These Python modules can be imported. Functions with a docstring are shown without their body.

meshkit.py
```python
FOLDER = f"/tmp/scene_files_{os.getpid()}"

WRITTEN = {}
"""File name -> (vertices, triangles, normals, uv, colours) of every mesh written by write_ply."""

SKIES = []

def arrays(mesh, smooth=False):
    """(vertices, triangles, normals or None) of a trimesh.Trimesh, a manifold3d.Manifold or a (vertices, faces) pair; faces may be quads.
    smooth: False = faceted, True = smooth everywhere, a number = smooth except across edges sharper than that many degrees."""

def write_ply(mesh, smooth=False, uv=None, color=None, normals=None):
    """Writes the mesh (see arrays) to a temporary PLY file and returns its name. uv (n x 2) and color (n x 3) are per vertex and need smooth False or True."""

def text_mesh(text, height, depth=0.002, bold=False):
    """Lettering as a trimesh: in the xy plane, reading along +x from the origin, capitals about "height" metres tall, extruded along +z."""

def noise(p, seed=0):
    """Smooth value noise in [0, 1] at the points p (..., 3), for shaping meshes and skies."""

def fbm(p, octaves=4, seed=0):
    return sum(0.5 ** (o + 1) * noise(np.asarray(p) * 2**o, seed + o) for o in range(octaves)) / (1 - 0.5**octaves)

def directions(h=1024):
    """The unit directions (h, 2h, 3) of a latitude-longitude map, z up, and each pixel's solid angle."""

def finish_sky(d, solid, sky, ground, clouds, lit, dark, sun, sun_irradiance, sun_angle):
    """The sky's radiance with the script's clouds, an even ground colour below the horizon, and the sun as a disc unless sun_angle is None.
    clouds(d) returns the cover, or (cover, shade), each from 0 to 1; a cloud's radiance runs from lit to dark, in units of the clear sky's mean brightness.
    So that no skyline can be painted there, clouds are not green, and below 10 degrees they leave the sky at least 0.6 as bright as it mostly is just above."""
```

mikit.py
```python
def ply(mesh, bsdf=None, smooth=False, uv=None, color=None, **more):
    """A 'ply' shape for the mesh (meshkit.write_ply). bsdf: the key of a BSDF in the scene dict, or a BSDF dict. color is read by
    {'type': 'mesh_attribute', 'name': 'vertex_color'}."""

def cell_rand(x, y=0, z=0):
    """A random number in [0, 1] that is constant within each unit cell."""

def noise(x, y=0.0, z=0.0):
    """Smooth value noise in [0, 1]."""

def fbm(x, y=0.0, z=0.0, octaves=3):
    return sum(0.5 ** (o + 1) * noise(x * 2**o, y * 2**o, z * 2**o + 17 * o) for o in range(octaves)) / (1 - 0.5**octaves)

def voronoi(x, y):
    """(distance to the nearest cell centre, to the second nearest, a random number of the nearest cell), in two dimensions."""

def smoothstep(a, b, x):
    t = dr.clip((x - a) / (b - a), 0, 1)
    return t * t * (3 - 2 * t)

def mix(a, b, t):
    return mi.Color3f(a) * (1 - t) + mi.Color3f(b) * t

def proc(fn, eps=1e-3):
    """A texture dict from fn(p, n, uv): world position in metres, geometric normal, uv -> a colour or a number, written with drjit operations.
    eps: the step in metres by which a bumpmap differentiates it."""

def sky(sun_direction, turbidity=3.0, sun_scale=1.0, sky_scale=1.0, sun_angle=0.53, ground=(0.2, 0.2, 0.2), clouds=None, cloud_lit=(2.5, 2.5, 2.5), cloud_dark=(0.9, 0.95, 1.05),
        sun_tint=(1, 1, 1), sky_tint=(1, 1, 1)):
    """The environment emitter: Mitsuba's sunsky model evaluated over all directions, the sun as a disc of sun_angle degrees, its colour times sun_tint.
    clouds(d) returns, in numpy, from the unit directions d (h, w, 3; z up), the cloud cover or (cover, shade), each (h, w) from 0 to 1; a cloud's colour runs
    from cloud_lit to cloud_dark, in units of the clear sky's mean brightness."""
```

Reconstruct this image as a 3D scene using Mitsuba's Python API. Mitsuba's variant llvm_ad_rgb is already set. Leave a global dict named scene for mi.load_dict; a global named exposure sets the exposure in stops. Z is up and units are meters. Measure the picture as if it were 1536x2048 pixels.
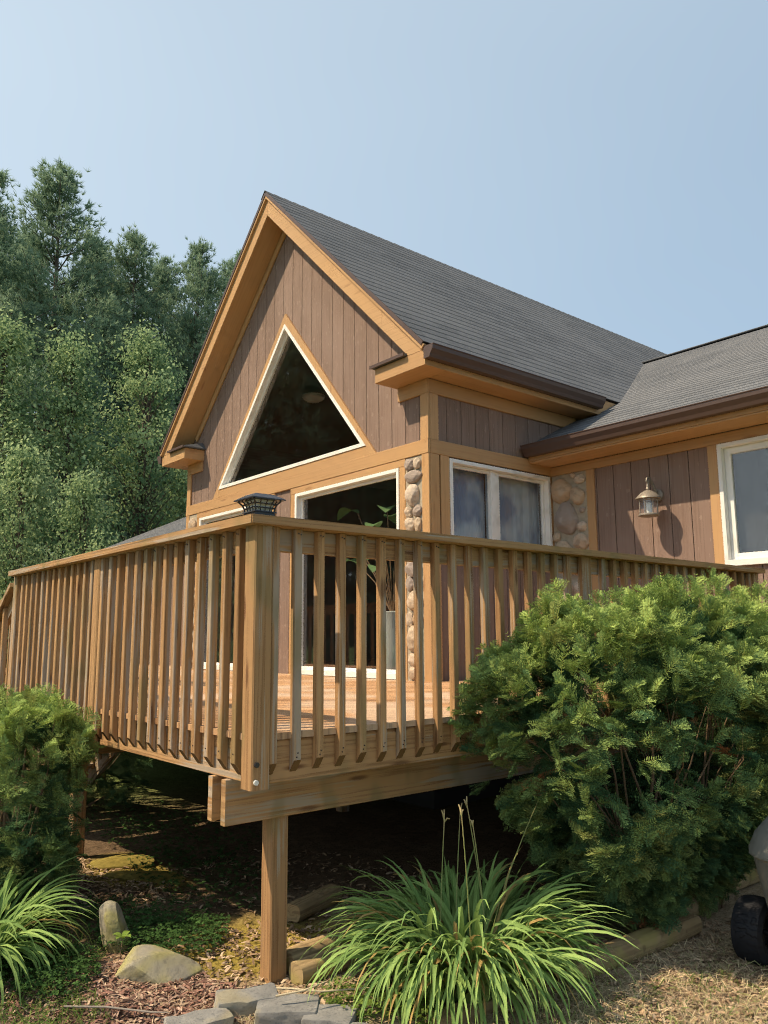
import math
import numpy as np
import trimesh
import drjit as dr
import mitsuba as mi
import mikit
import meshkit
from shapely.geometry import Polygon, box as sbox, LineString
from shapely.ops import unary_union

T = mi.ScalarTransform4f
scene, labels = {}, {}

# ----------------------------------------------------------------- camera, sky, exposure
# world: x along the front gable wall (to the right), y into the house, z up; z = 0 is the photographer's eye height
R = np.array([[0.64106243, -0.12383078, -0.7574331], [0.76745998, 0.09488596, 0.63403614], [-0.00664342, -0.98775634, 0.15586299]])
CAM = np.array([2.94672551, -1.74850381, 0.0])
M = np.eye(4)
M[:3, 0], M[:3, 1], M[:3, 2], M[:3, 3] = -R[:, 0], -R[:, 1], R[:, 2], CAM
scene['camera'] = {'type': 'perspective', 'fov': 2 * math.degrees(math.atan(768 / 1590.3)), 'fov_axis': 'x', 'to_world': T(M.tolist()), 'near_clip': 0.05, 'far_clip': 900.0}
SUN = (-0.5, -1.0, 1.36)


def haze_cover(d):
    e = np.clip(d[..., 2], 0, 1)
    s = np.array(SUN) / np.linalg.norm(SUN)
    toward = np.clip(d @ s, -1, 1)
    n = meshkit.fbm(d * [3, 3, 6], 3, 5)
    cover = 0.55 + 0.25 * (1 - e) ** 2 + 0.20 * toward + 0.06 * (n - 0.5)
    return np.clip(cover, 0, 1), 0.62 - np.clip(0.62 * toward + 0.22 * (1 - e) ** 3, -0.5, 0.62)


scene['sky'] = mikit.sky(SUN, turbidity=4.0, clouds=haze_cover, cloud_lit=(2.5, 2.85, 3.03), cloud_dark=(0.88, 1.34, 1.74), sun_tint=(1.0, 0.965, 0.88), sun_scale=1.18)
exposure = 1.83

GZ = -1.5           # ground level
DZ = -0.40          # deck surface
YF, XS = 3.3, -2.42  # front gable wall plane, side wall plane
YW = 5.12           # wing wall plane
AX, AZ, SL = -4.92, 5.44, 0.99   # gable ridge x, z and slope


# ----------------------------------------------------------------- materials
def rough(col, r=0.6, spec=0.3, two=True, **kw):
    b = {'type': 'principled', 'base_color': col if isinstance(col, dict) else {'type': 'rgb', 'value': list(col)}, 'roughness': r, 'specular': spec, **kw}
    return {'type': 'twosided', 'bsdf': b} if two else b


def bump(b, fn, scale=1.0, eps=2e-3):
    inner = b['bsdf'] if b['type'] == 'twosided' else b
    return {'type': 'twosided', 'bsdf': {'type': 'bumpmap', 'arbitrary': mikit.proc(fn, eps), 'scale': scale, 'bsdf': inner}}


N, FB, SS, MX = mikit.noise, mikit.fbm, mikit.smoothstep, mikit.mix
C3 = mi.Color3f


def tone(uv, k=0):
    return mikit.cell_rand(dr.floor(uv.x / 16.0), 7 + k)


def deck_wood(p, n, uv):
    t, t2 = tone(uv), tone(uv, 3)
    g = N(uv.x * 3.0, uv.y * 130.0, 0) * 0.6 + N(uv.x * 9.0, uv.y * 420.0, 3) * 0.4
    c = MX((0.31, 0.180, 0.084), (0.42, 0.255, 0.124), t)
    c = MX(c, (0.15, 0.075, 0.030), 0.6 * SS(0.45, 0.85, g))
    vd1, vd2, vr = mikit.voronoi(uv.x * 1.3, uv.y * 7.0)
    c = MX(c, (0.12, 0.055, 0.025), 0.85 * SS(0.11, 0.03, vd1) * SS(0.30, 0.4, vr))
    w = 0.55 * FB(uv.x * 1.6, uv.y * 14.0, 5.0, 3) + 0.45 * FB(uv.x * 3.0, uv.y * 110.0, 9.0, 3)
    c = MX(c, (0.33, 0.29, 0.24), 0.75 * SS(0.53, 0.63, w + 0.14 * (t2 - 0.5)))
    m = FB(p.x * 7.0, p.y * 7.0, p.z * 2.5, 3)
    c = MX(c, (0.17, 0.145, 0.065), 0.5 * SS(0.56, 0.75, m))
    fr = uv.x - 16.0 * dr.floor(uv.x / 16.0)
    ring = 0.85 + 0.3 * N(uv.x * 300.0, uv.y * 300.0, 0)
    return dr.select(fr < 0.7, C3(0.13, 0.075, 0.032) * ring, c)      # cut feet: dark end grain, with underside shade painted into the colour


def deck_bump(p, n, uv):
    return 0.0012 * N(uv.x * 2.0, uv.y * 160.0, 0) + 0.0006 * N(uv.x * 6.0, uv.y * 500.0, 2)


def floor_wood(p, n, uv):
    t = tone(uv)
    g = N(uv.x * 1.5, uv.y * 90.0, 0) * 0.6 + N(uv.x * 5.0, uv.y * 260.0, 3) * 0.4
    c = MX((0.34, 0.19, 0.095), (0.46, 0.28, 0.15), t)
    c = MX(c, (0.15, 0.075, 0.035), 0.85 * SS(0.42, 0.72, g))
    w = FB(p.x * 1.8, p.y * 1.8, 0.0, 3)
    return MX(c, (0.44, 0.36, 0.28), 0.5 * SS(0.45, 0.7, w))


def trim_wood(p, n, uv):
    t = tone(uv)
    g = N(uv.x * 2.0, uv.y * 90.0, 0) * 0.6 + N(uv.x * 6.0, uv.y * 260.0, 3) * 0.4
    c = MX((0.41, 0.245, 0.118), (0.46, 0.285, 0.142), t)
    c = MX(c, (0.33, 0.175, 0.078), 0.4 * SS(0.45, 0.85, g))
    vd1, vd2, vr = mikit.voronoi(uv.x * 0.9, uv.y * 5.0)
    c = MX(c, (0.26, 0.13, 0.06), 0.65 * SS(0.10, 0.03, vd1) * SS(0.45, 0.55, vr))
    w = FB(p.x * 1.3, p.y * 1.3, p.z * 1.3, 3)
    return MX(c, (0.50, 0.29, 0.12), 0.35 * SS(0.4, 0.7, w))


def siding_paint(p, n, uv):
    t = tone(uv)
    g = N(uv.x * 3.0, uv.y * 120.0, 0)
    c = MX((0.205, 0.142, 0.115), (0.240, 0.168, 0.137), t)
    c = MX(c, (0.15, 0.098, 0.072), 0.45 * SS(0.45, 0.85, g))
    c = MX(c, (0.15, 0.10, 0.078), 0.16 * SS(0.55, 0.75, N(uv.x * 0.7, uv.y * 18.0, 6)))
    w = FB(p.x * 2.0, p.y * 2.0, p.z * 1.2, 4)
    c = MX(c, (0.265, 0.19, 0.158), 0.45 * SS(0.5, 0.75, w))
    s = SS(0.84, 0.88, N(p.x * 60, p.y * 60, p.z * 14))
    return MX(c, (0.33, 0.25, 0.21), 0.4 * s)


def siding_bump(p, n, uv):
    return 0.0010 * N(uv.x * 8.0, uv.y * 220.0, 0) + 0.0006 * N(uv.x * 40.0, uv.y * 40.0, 2)


def shingle_col(p, n, uv):
    tab = mikit.cell_rand(dr.floor(uv.x / 0.305), dr.floor(uv.y + 0.01), 4)
    g = N(p.x * 160, p.y * 160, p.z * 160)
    c = MX((0.074, 0.079, 0.087), (0.102, 0.108, 0.118), tab)
    c = MX(c, (0.21, 0.21, 0.215), 0.4 * SS(0.5, 0.95, g))
    w = FB(p.x * 0.8, p.y * 0.8, p.z * 0.8, 3)
    return MX(c, (0.118, 0.122, 0.130), 0.6 * SS(0.45, 0.7, w))


def stone_col(p, n, uv):
    k = uv.x
    r, r2 = mikit.cell_rand(k, 1), mikit.cell_rand(k, 2)
    c = MX((0.42, 0.32, 0.22), (0.50, 0.42, 0.34), r)
    c = dr.select(r2 > 0.88, C3(0.29, 0.24, 0.21), dr.select(r2 < 0.18, C3(0.44, 0.32, 0.21), c))
    f = FB(p.x * 22 + k, p.y * 22, p.z * 22, 4)
    c = MX(c, (0.26, 0.20, 0.15), 0.5 * SS(0.5, 0.75, f))
    return MX(c, (0.50, 0.45, 0.38), 0.4 * SS(0.58, 0.8, FB(p.x * 9, p.y * 9, p.z * 9 + k, 3)))


def mortar_col(p, n, uv):
    return MX((0.30, 0.26, 0.20), (0.42, 0.37, 0.29), FB(p.x * 30, p.y * 30, p.z * 30, 3))


def white_col(p, n, uv):
    return MX((0.72, 0.715, 0.685), (0.61, 0.60, 0.56), SS(0.5, 0.8, FB(p.x * 6, p.y * 6, p.z * 6, 3)))


def concrete_col(p, n, uv):
    c = MX((0.14, 0.14, 0.137), (0.27, 0.265, 0.25), FB(p.x * 18, p.y * 18, p.z * 18, 4))
    c = MX(c, (0.12, 0.12, 0.12), 0.6 * SS(0.6, 0.8, N(p.x * 160, p.y * 160, p.z * 160)))
    return MX(c, (0.30, 0.25, 0.12), 0.4 * SS(0.52, 0.7, FB(p.x * 7, p.y * 7, p.z * 7, 3)))


def boulder_col(p, n, uv):
    c = MX((0.19, 0.18, 0.145), (0.29, 0.265, 0.21), FB(p.x * 14, p.y * 14, p.z * 14, 4))
    c = MX(c, (0.27, 0.25, 0.10), 0.85 * SS(0.38, 0.58, FB(p.x * 6, p.y * 6, p.z * 6, 3)))
    return MX(c, (0.12, 0.11, 0.09), 0.5 * SS(0.6, 0.8, FB(p.x * 40, p.y * 40, p.z * 40, 3)))


def moss_col(p, n, uv):
    return MX((0.12, 0.10, 0.025), (0.27, 0.215, 0.06), FB(p.x * 45, p.y * 45, p.z * 45, 4))


def rock_bump(p, n, uv):
    return 0.010 * FB(p.x * 25, p.y * 25, p.z * 25, 4)


def timber_col(p, n, uv):
    g = N(uv.x * 3.0, uv.y * 90.0, 0)
    c = MX((0.34, 0.25, 0.135), (0.22, 0.16, 0.085), SS(0.35, 0.85, g))
    c = MX(c, (0.30, 0.26, 0.09), 0.7 * SS(0.5, 0.68, FB(p.x * 6, p.y * 6, p.z * 6, 3)))
    return MX(c, (0.12, 0.085, 0.05), 0.5 * SS(0.6, 0.75, FB(p.x * 20, p.y * 20, p.z * 20, 3)))


def ground_col(p, n, uv):
    a = FB(p.x * 1.6, p.y * 1.6, 0.0, 4)
    f = FB(p.x * 26, p.y * 26, 0.0, 4)
    g = N(p.x * 150, p.y * 150, 1)
    soil = MX((0.075, 0.052, 0.032), (0.15, 0.105, 0.065), f)
    straw = MX((0.27, 0.21, 0.135), (0.42, 0.335, 0.225), f)
    red = MX((0.15, 0.09, 0.065), (0.27, 0.17, 0.12), f)
    moss = MX((0.20, 0.155, 0.035), (0.30, 0.235, 0.06), f)
    grass = MX((0.055, 0.085, 0.025), (0.12, 0.15, 0.05), f)
    c = MX(soil, straw, SS(-0.2, 0.9, p.x + 0.6 * a))
    c = MX(c, straw, SS(1.4, 0.7, dr.sqrt(dr.square(p.x + 0.45) + dr.square(p.y - 0.35))) * SS(0.3, 0.55, a))
    c = MX(c, red, SS(0.75, 0.35, dr.sqrt(dr.square(p.x + 0.55) + dr.square(p.y + 0.35)) + 0.25 * (a - 0.5)))
    mm = dr.minimum(dr.sqrt(dr.square(p.x + 0.65) + dr.square(p.y - 0.5)), dr.sqrt(dr.square(p.x + 2.35) + dr.square((p.y - 0.5) * 1.6)))
    c = MX(c, moss, SS(0.55, 0.25, mm + 0.5 * (a - 0.5)))
    far = SS(3.5, 6.0, dr.sqrt(dr.square(p.x) + dr.square(p.y)))
    c = MX(c, grass, dr.maximum(far, 0.7 * SS(0.50, 0.66, FB(p.x * 2.5 + 9, p.y * 2.5, 0.0, 3)) * SS(0.7, 1.1, p.x)))
    return MX(c, c * 0.45, 0.7 * SS(0.5, 0.8, g))


def ground_bump(p, n, uv):
    return 0.012 * FB(p.x * 40, p.y * 40, 0.0, 4)


def bark_col(p, n, uv):
    return MX((0.07, 0.055, 0.045), (0.17, 0.14, 0.12), FB(p.x * 9, p.y * 9, p.z * 3, 4))


def tread_bump(p, n, uv):
    return 0.006 * SS(0.45, 0.55, N(p.x * 60, p.y * 60, p.z * 60))


def room_wall(p, n, uv):
    return MX((0.12, 0.09, 0.07), (0.17, 0.13, 0.10), N(p.x * 10, p.y * 10, p.z * 1.5))


def cloth_col(p, n, uv):
    return MX((0.40, 0.48, 0.54), (0.17, 0.23, 0.34), SS(0.35, 0.65, FB(p.x * 3, p.y * 4, p.z * 3, 3)))


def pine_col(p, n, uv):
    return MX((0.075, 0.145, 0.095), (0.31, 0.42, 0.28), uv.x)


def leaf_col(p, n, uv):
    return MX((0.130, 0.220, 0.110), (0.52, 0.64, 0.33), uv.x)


VC = {'type': 'mesh_attribute', 'name': 'vertex_color'}


def thin(col, trans=0.6, r=0.5):
    return {'type': 'principledthin', 'base_color': col, 'roughness': r, 'diff_trans': trans, 'spec_trans': 0.0, 'eta': 1.4}


P = mikit.proc
mats = {
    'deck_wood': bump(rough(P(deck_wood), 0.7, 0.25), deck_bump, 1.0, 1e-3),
    'floor_wood': rough(P(floor_wood), 0.75, 0.2),
    'trim_wood': bump(rough(P(trim_wood), 0.6, 0.3), deck_bump, 0.5, 1e-3),
    'siding_paint': bump(rough(P(siding_paint), 0.7, 0.25), siding_bump, 1.0, 1e-3),
    'dark_gap': rough((0.03, 0.022, 0.018), 0.9, 0.1),
    'shingle': rough(P(shingle_col), 0.85, 0.2),
    'gutter_paint': rough((0.078, 0.050, 0.043), 0.38, 0.5),
    'flashing': rough((0.50, 0.40, 0.36), 0.35, 0.5),
    'white_vinyl': rough(P(white_col), 0.45, 0.4),
    'pane': {'type': 'thindielectric', 'int_ior': 1.65},
    'cobble': bump(rough(P(stone_col), 0.75, 0.25), rock_bump, 0.3),
    'mortar': bump(rough(P(mortar_col), 0.9, 0.1), rock_bump, 0.5),
    'room_wall': rough(P(room_wall), 0.8, 0.2),
    'room_floor': rough((0.16, 0.08, 0.045), 0.35, 0.4),
    'cloth': rough(P(cloth_col), 0.9, 0.1),
    'blind': rough((0.032, 0.033, 0.034), 0.9, 0.1),
    'foundation': rough((0.05, 0.047, 0.043), 0.9, 0.1),
    'black_metal': rough((0.018, 0.018, 0.024), 0.35, 0.6),
    'solar_glass': rough((0.03, 0.035, 0.07), 0.12, 0.8, clearcoat=0.6),
    'bronze': rough((0.27, 0.24, 0.205), 0.5, 0.5, metallic=0.4),
    'frost': rough((0.62, 0.62, 0.58), 0.4, 0.4),
    'concrete': bump(rough(P(concrete_col), 0.9, 0.15), rock_bump, 0.6),
    'boulder': bump(rough(P(boulder_col), 0.85, 0.2), rock_bump, 0.8),
    'moss': bump(rough(P(moss_col), 0.95, 0.1), rock_bump, 1.2),
    'timber': bump(rough(P(timber_col), 0.85, 0.15), rock_bump, 0.25),
    'ground': bump(rough(P(ground_col), 0.95, 0.1), ground_bump, 1.0, 4e-3),
    'bark': rough(P(bark_col), 0.9, 0.1),
    'pine_needles': thin(P(pine_col), 0.9),
    'tree_leaf': thin(P(leaf_col), 0.9, 0.32),
    'yew_needles': thin(VC, 0.45, 0.4),
    'blade': thin(VC, 0.6, 0.35),
    'litter': rough(VC, 0.9, 0.1),
    'twig': rough((0.20, 0.135, 0.085), 0.85, 0.15),
    'cart_plastic': rough((0.17, 0.165, 0.148), 0.55, 0.3),
    'tyre': bump(rough((0.013, 0.014, 0.018), 0.7, 0.3), tread_bump, 1.0),
    'pot_glaze': rough((0.34, 0.38, 0.36), 0.35, 0.5),
    'blue_glaze': rough((0.03, 0.20, 0.30), 0.3, 0.5),
}
scene.update({k + '_material': v for k, v in mats.items()})


def ply(mesh, bsdf, smooth=False, uv=None, color=None, **more):
    if not isinstance(smooth, bool):
        uv = None
    return mikit.ply(mesh, bsdf + '_material', smooth, uv=uv, color=color, **more)



# ----------------------------------------------------------------- helpers
def numbered(key):
    if not any(k == key or k.startswith(key + '__') for k in list(scene) + list(labels)):
        return key
    i = 1
    while any(k == f'{key}_{i:03d}' or k.startswith(f'{key}_{i:03d}__') for k in list(scene) + list(labels)):
        i += 1
    return f'{key}_{i:03d}'


COUNT = {}


def sub(parent, name):
    """The next free key of a part."""
    base = f'{parent}__{name}'
    i = COUNT.get(base, 0)
    COUNT[base] = i + 1
    return base if i == 0 else f'{base}_{i:03d}'


def thing(name, label, cat, group=None):
    key = numbered(name)
    labels[key] = {'label': label, 'category': cat}
    if group:
        labels[key]['group'] = group
    return key


_uid = [0]


def uid():
    _uid[0] += 1
    return _uid[0]


rng = np.random.default_rng(7)
norm = lambda v: np.asarray(v, float) / np.linalg.norm(v)  # noqa: E731


def board(p0, p1, w, h, up=(0, 0, 1), ch=0.003, k1=0.0, k0=0.0, off=None):
    """A board from p0 to p1, w wide sideways and h high along up, long edges chamfered; k0 and k1 slant its ends along up."""
    p0, p1 = np.asarray(p0, float), np.asarray(p1, float)
    L = np.linalg.norm(p1 - p0)
    d = (p1 - p0) / L
    s = norm(np.cross(d, up))
    u = np.cross(s, d)
    a, b, c = w / 2, h / 2, min(ch, w / 4, h / 4)
    sec = np.array([[a, -b + c], [a, b - c], [a - c, b], [-a + c, b], [-a, b - c], [-a, -b + c], [-a + c, -b], [a - c, -b], [a, -b + c]])
    per = np.r_[0, np.cumsum(np.linalg.norm(np.diff(sec, axis=0), axis=1))]
    o = (uid() if off is None else off) * 16.0 + 1
    q = sec[:, :1] * s + sec[:, 1:] * u
    r0 = p0 + q + (k0 * sec[:, 1])[:, None] * d
    r1 = p1 + q + (k1 * sec[:, 1])[:, None] * d
    V = np.vstack([r0, r1, r0[:8], r1[:8]])
    UV = np.vstack([np.c_[np.full(9, o), per + 0.37 * (o % 7)], np.c_[np.full(9, o + L), per + 0.37 * (o % 7)],
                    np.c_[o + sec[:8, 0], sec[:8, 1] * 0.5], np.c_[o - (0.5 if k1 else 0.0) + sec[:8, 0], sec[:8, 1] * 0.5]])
    F = []
    for i in range(8):
        F += [[i, i + 1, i + 10], [i, i + 10, i + 9]]
    for i in range(1, 7):
        F += [[18, 18 + i + 1, 18 + i], [26, 26 + i, 26 + i + 1]]
    F = np.array(F)
    if np.dot(np.cross(V[F[0][1]] - V[F[0][0]], V[F[0][2]] - V[F[0][0]]), q[0] + q[1]) < 0:
        F = F[:, ::-1]
    return V, F, UV


def bx(x0, x1, y0, y1, z0, z1, ch=0.003):
    """An axis-aligned board along its longest side."""
    lo, hi = np.array([x0, y0, z0], float), np.array([x1, y1, z1], float)
    lo, hi = np.minimum(lo, hi), np.maximum(lo, hi)
    e, c = hi - lo, (hi + lo) / 2
    ax = int(np.argmax(e))
    p0, p1 = c.copy(), c.copy()
    p0[ax], p1[ax] = lo[ax], hi[ax]
    up = (0, 0, 1) if ax != 2 else (0, 1, 0)
    h = e[2] if ax != 2 else e[1]
    w = e[1] if ax == 0 else e[0]
    return board(p0, p1, w, h, up, ch)


def cat(parts):
    vs, fs, us, n = [], [], [], 0
    for v, f, u in parts:
        vs.append(v)
        fs.append(np.asarray(f) + n)
        us.append(u)
        n += len(v)
    return np.vstack(vs), np.vstack(fs), np.vstack(us)


def put(key, parts, bsdf, smooth=False, label=None, color=None, **more):
    if not isinstance(parts, list):
        parts = [parts]
    V, F, UV = cat(parts)
    scene[key] = ply((V, F), bsdf, smooth, uv=UV, color=color, **more)
    if label:
        labels[key] = {'label': label}
    return key


def ext(poly, t, o, ea, eb, en, grain='b', off=None):
    """Extrude a shapely polygon (a, b) by t along en from origin o; a runs along ea, b along eb."""
    out = []
    o, ea, eb, en = (np.asarray(v, float) for v in (o, ea, eb, en))
    for g in getattr(poly, 'geoms', [poly]):
        if g.is_empty or g.geom_type != 'Polygon' or g.area < 1e-6:
            continue
        m = trimesh.creation.extrude_polygon(g, t, engine='earcut')
        v, f = np.array(m.vertices), np.array(m.faces)
        V = o + v[:, :1] * ea + v[:, 1:2] * eb + v[:, 2:] * en
        if np.dot(np.cross(ea, eb), en) < 0:
            f = f[:, ::-1]
        k = (uid() if off is None else off) * 16.0 + 8
        UV = np.c_[k + v[:, 1], v[:, 0] + v[:, 2]] if grain == 'b' else np.c_[k + v[:, 0], v[:, 1] + v[:, 2]]
        out.append((V, f, UV))
    return out


def tm(mesh, k=0.0):
    return np.array(mesh.vertices), np.array(mesh.faces), np.full((len(mesh.vertices), 2), float(k))


def tube(path, radii, n=7, k=0.0):
    path = np.asarray(path, float)
    radii = np.broadcast_to(radii, len(path))
    t = np.gradient(path, axis=0)
    t /= np.linalg.norm(t, axis=1, keepdims=True) + 1e-9
    ref = np.where(np.abs(t[:, 2:3]) > 0.9, [[1.0, 0, 0]], [[0, 0, 1.0]])
    a = np.cross(t, ref)
    a /= np.linalg.norm(a, axis=1, keepdims=True) + 1e-9
    b = np.cross(t, a)
    ang = np.arange(n) / n * 2 * np.pi
    V = (path[:, None] + radii[:, None, None] * (np.cos(ang)[None, :, None] * a[:, None] + np.sin(ang)[None, :, None] * b[:, None])).reshape(-1, 3)
    m = len(path)
    i, j = np.meshgrid(np.arange(m - 1), np.arange(n), indexing='ij')
    p, q = (i * n + j).ravel(), (i * n + (j + 1) % n).ravel()
    F = np.vstack([np.c_[p, p + n, q + n], np.c_[p, q + n, q]])
    V = np.vstack([V, path[:1], path[-1:]])
    e = np.arange(n)
    F = np.vstack([F, np.c_[np.full(n, m * n), e, (e + 1) % n], np.c_[np.full(n, m * n + 1), (m - 1) * n + (e + 1) % n, (m - 1) * n + e]])
    s = np.r_[0, np.cumsum(np.linalg.norm(np.diff(path, axis=0), axis=1))]
    UV = np.vstack([np.c_[np.repeat(s, n), np.tile(ang, m) * 0.05], [[0, 0], [0, 0]]]) + [k, 0]
    return V, F, UV


def lathe(profile, centre, n=20, k=0.0):
    """Revolve (r, z) pairs round a vertical axis through centre."""
    return tube_rings([(np.array(centre) + [0, 0, z], r) for r, z in profile], n, k)


def tube_rings(rings, n, k=0.0):
    ang = np.arange(n) / n * 2 * np.pi
    V = np.vstack([c + r * np.c_[np.cos(ang), np.sin(ang), 0 * ang] for c, r in rings])
    m = len(rings)
    i, j = np.meshgrid(np.arange(m - 1), np.arange(n), indexing='ij')
    p, q = (i * n + j).ravel(), (i * n + (j + 1) % n).ravel()
    F = np.vstack([np.c_[p, q, q + n], np.c_[p, q + n, p + n]])
    return V, F, np.full((len(V), 2), float(k))


# ----------------------------------------------------------------- ground
def gridline(lo, hi, step, far):
    fine = np.arange(lo, hi + 1e-6, step)
    grow = np.cumsum(step * 1.35 ** np.arange(1, 60))
    grow = np.r_[grow[grow < far], far]
    return np.r_[lo - grow[::-1], fine, hi + grow]


def ground_z(x, y):
    p = np.stack([x, y, 0 * x], -1)
    near = np.exp(-((x + 0.5) ** 2 + (y - 0.5) ** 2) / 60)
    z = GZ + near * (0.05 * (meshkit.fbm(p * 1.1, 3, 3) - 0.5) + 0.03 * (meshkit.fbm(p * 6, 3, 9) - 0.5))
    lawn = np.clip((-x - 10) / 30, 0, 1)
    z = z - 0.3 * lawn
    # soil held back by the concrete blocks: a small step down towards the camera
    step = np.clip((0.02 - (y - 0.78 * x - 0.02)) / 0.12, 0, 1) * np.exp(-((x - 0.05) ** 2) / 0.35)
    return z - 0.05 * step


gx, gy = gridline(-3.6, 2.2, 0.035, 380.0), gridline(-1.8, 3.4, 0.035, 380.0)
GX, GY = np.meshgrid(gx, gy, indexing='ij')
Z = ground_z(GX, GY)
V = np.stack([GX, GY, Z], -1).reshape(-1, 3)
na, nb = GX.shape
i, j = np.meshgrid(np.arange(na - 1), np.arange(nb - 1), indexing='ij')
p = (i * nb + j).ravel()
F = np.vstack([np.c_[p, p + nb, p + nb + 1], np.c_[p, p + nb + 1, p + 1]])
put('ground', [(V, F, V[:, :2])], 'ground', True)
labels['ground'] = {'label': 'mulched and mossy garden ground in front of the deck', 'kind': 'structure'}

# ----------------------------------------------------------------- the house
H = thing('house', 'brown board sided house with steep gable, dark shingle roof and orange trim', 'house')
front_wall, side_wall, wing_wall = H + '__front_wall', H + '__side_wall', H + '__wing_wall'
XL = 2 * AX - XS                                # left corner -7.42
zr = lambda x: AZ - SL * abs(x - AX)            # noqa: E731  roof top plane of the gable

# window openings in (x, z) of the front wall
W1, W2 = (-7.02, -5.19, -0.40, 1.645), (-4.65, -2.82, -0.40, 1.645)
TRI = Polygon([(-6.50, 1.968), (-3.34, 1.968), (AX, 3.80)])
open_front = unary_union([sbox(W1[0], W1[2], W1[1], W1[3]), sbox(W2[0], W2[2], W2[1], W2[3]), TRI])
wall_poly = Polygon([(XL, -0.45), (XS, -0.45), (XS, zr(XS) - 0.06), (AX, AZ - 0.06), (XL, zr(XL) - 0.06)])
put(front_wall, ext(wall_poly.difference(open_front), 0.10, (0, YF + 0.012, 0), (1, 0, 0), (0, 0, 1), (0, 1, 0)), 'dark_gap')


def clad(parent, region, a0, a1, pitch, o, ea, eb, en, gap=0.008, a_first=None):
    a = a0 if a_first is None else a_first
    while a < a1:
        strip = region.intersection(sbox(max(a, a0) + gap / 2, -2, min(a + pitch, a1) - gap / 2, 9))
        for piece in ext(strip, 0.012, o, ea, eb, en):
            put(sub(parent, 'siding_board'), piece, 'siding_paint')
        a += pitch


clad(front_wall, wall_poly.difference(open_front), XL, XS, 0.2045, (0, YF, 0), (1, 0, 0), (0, 0, 1), (0, 1, 0), a_first=XL - 0.03)
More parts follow.
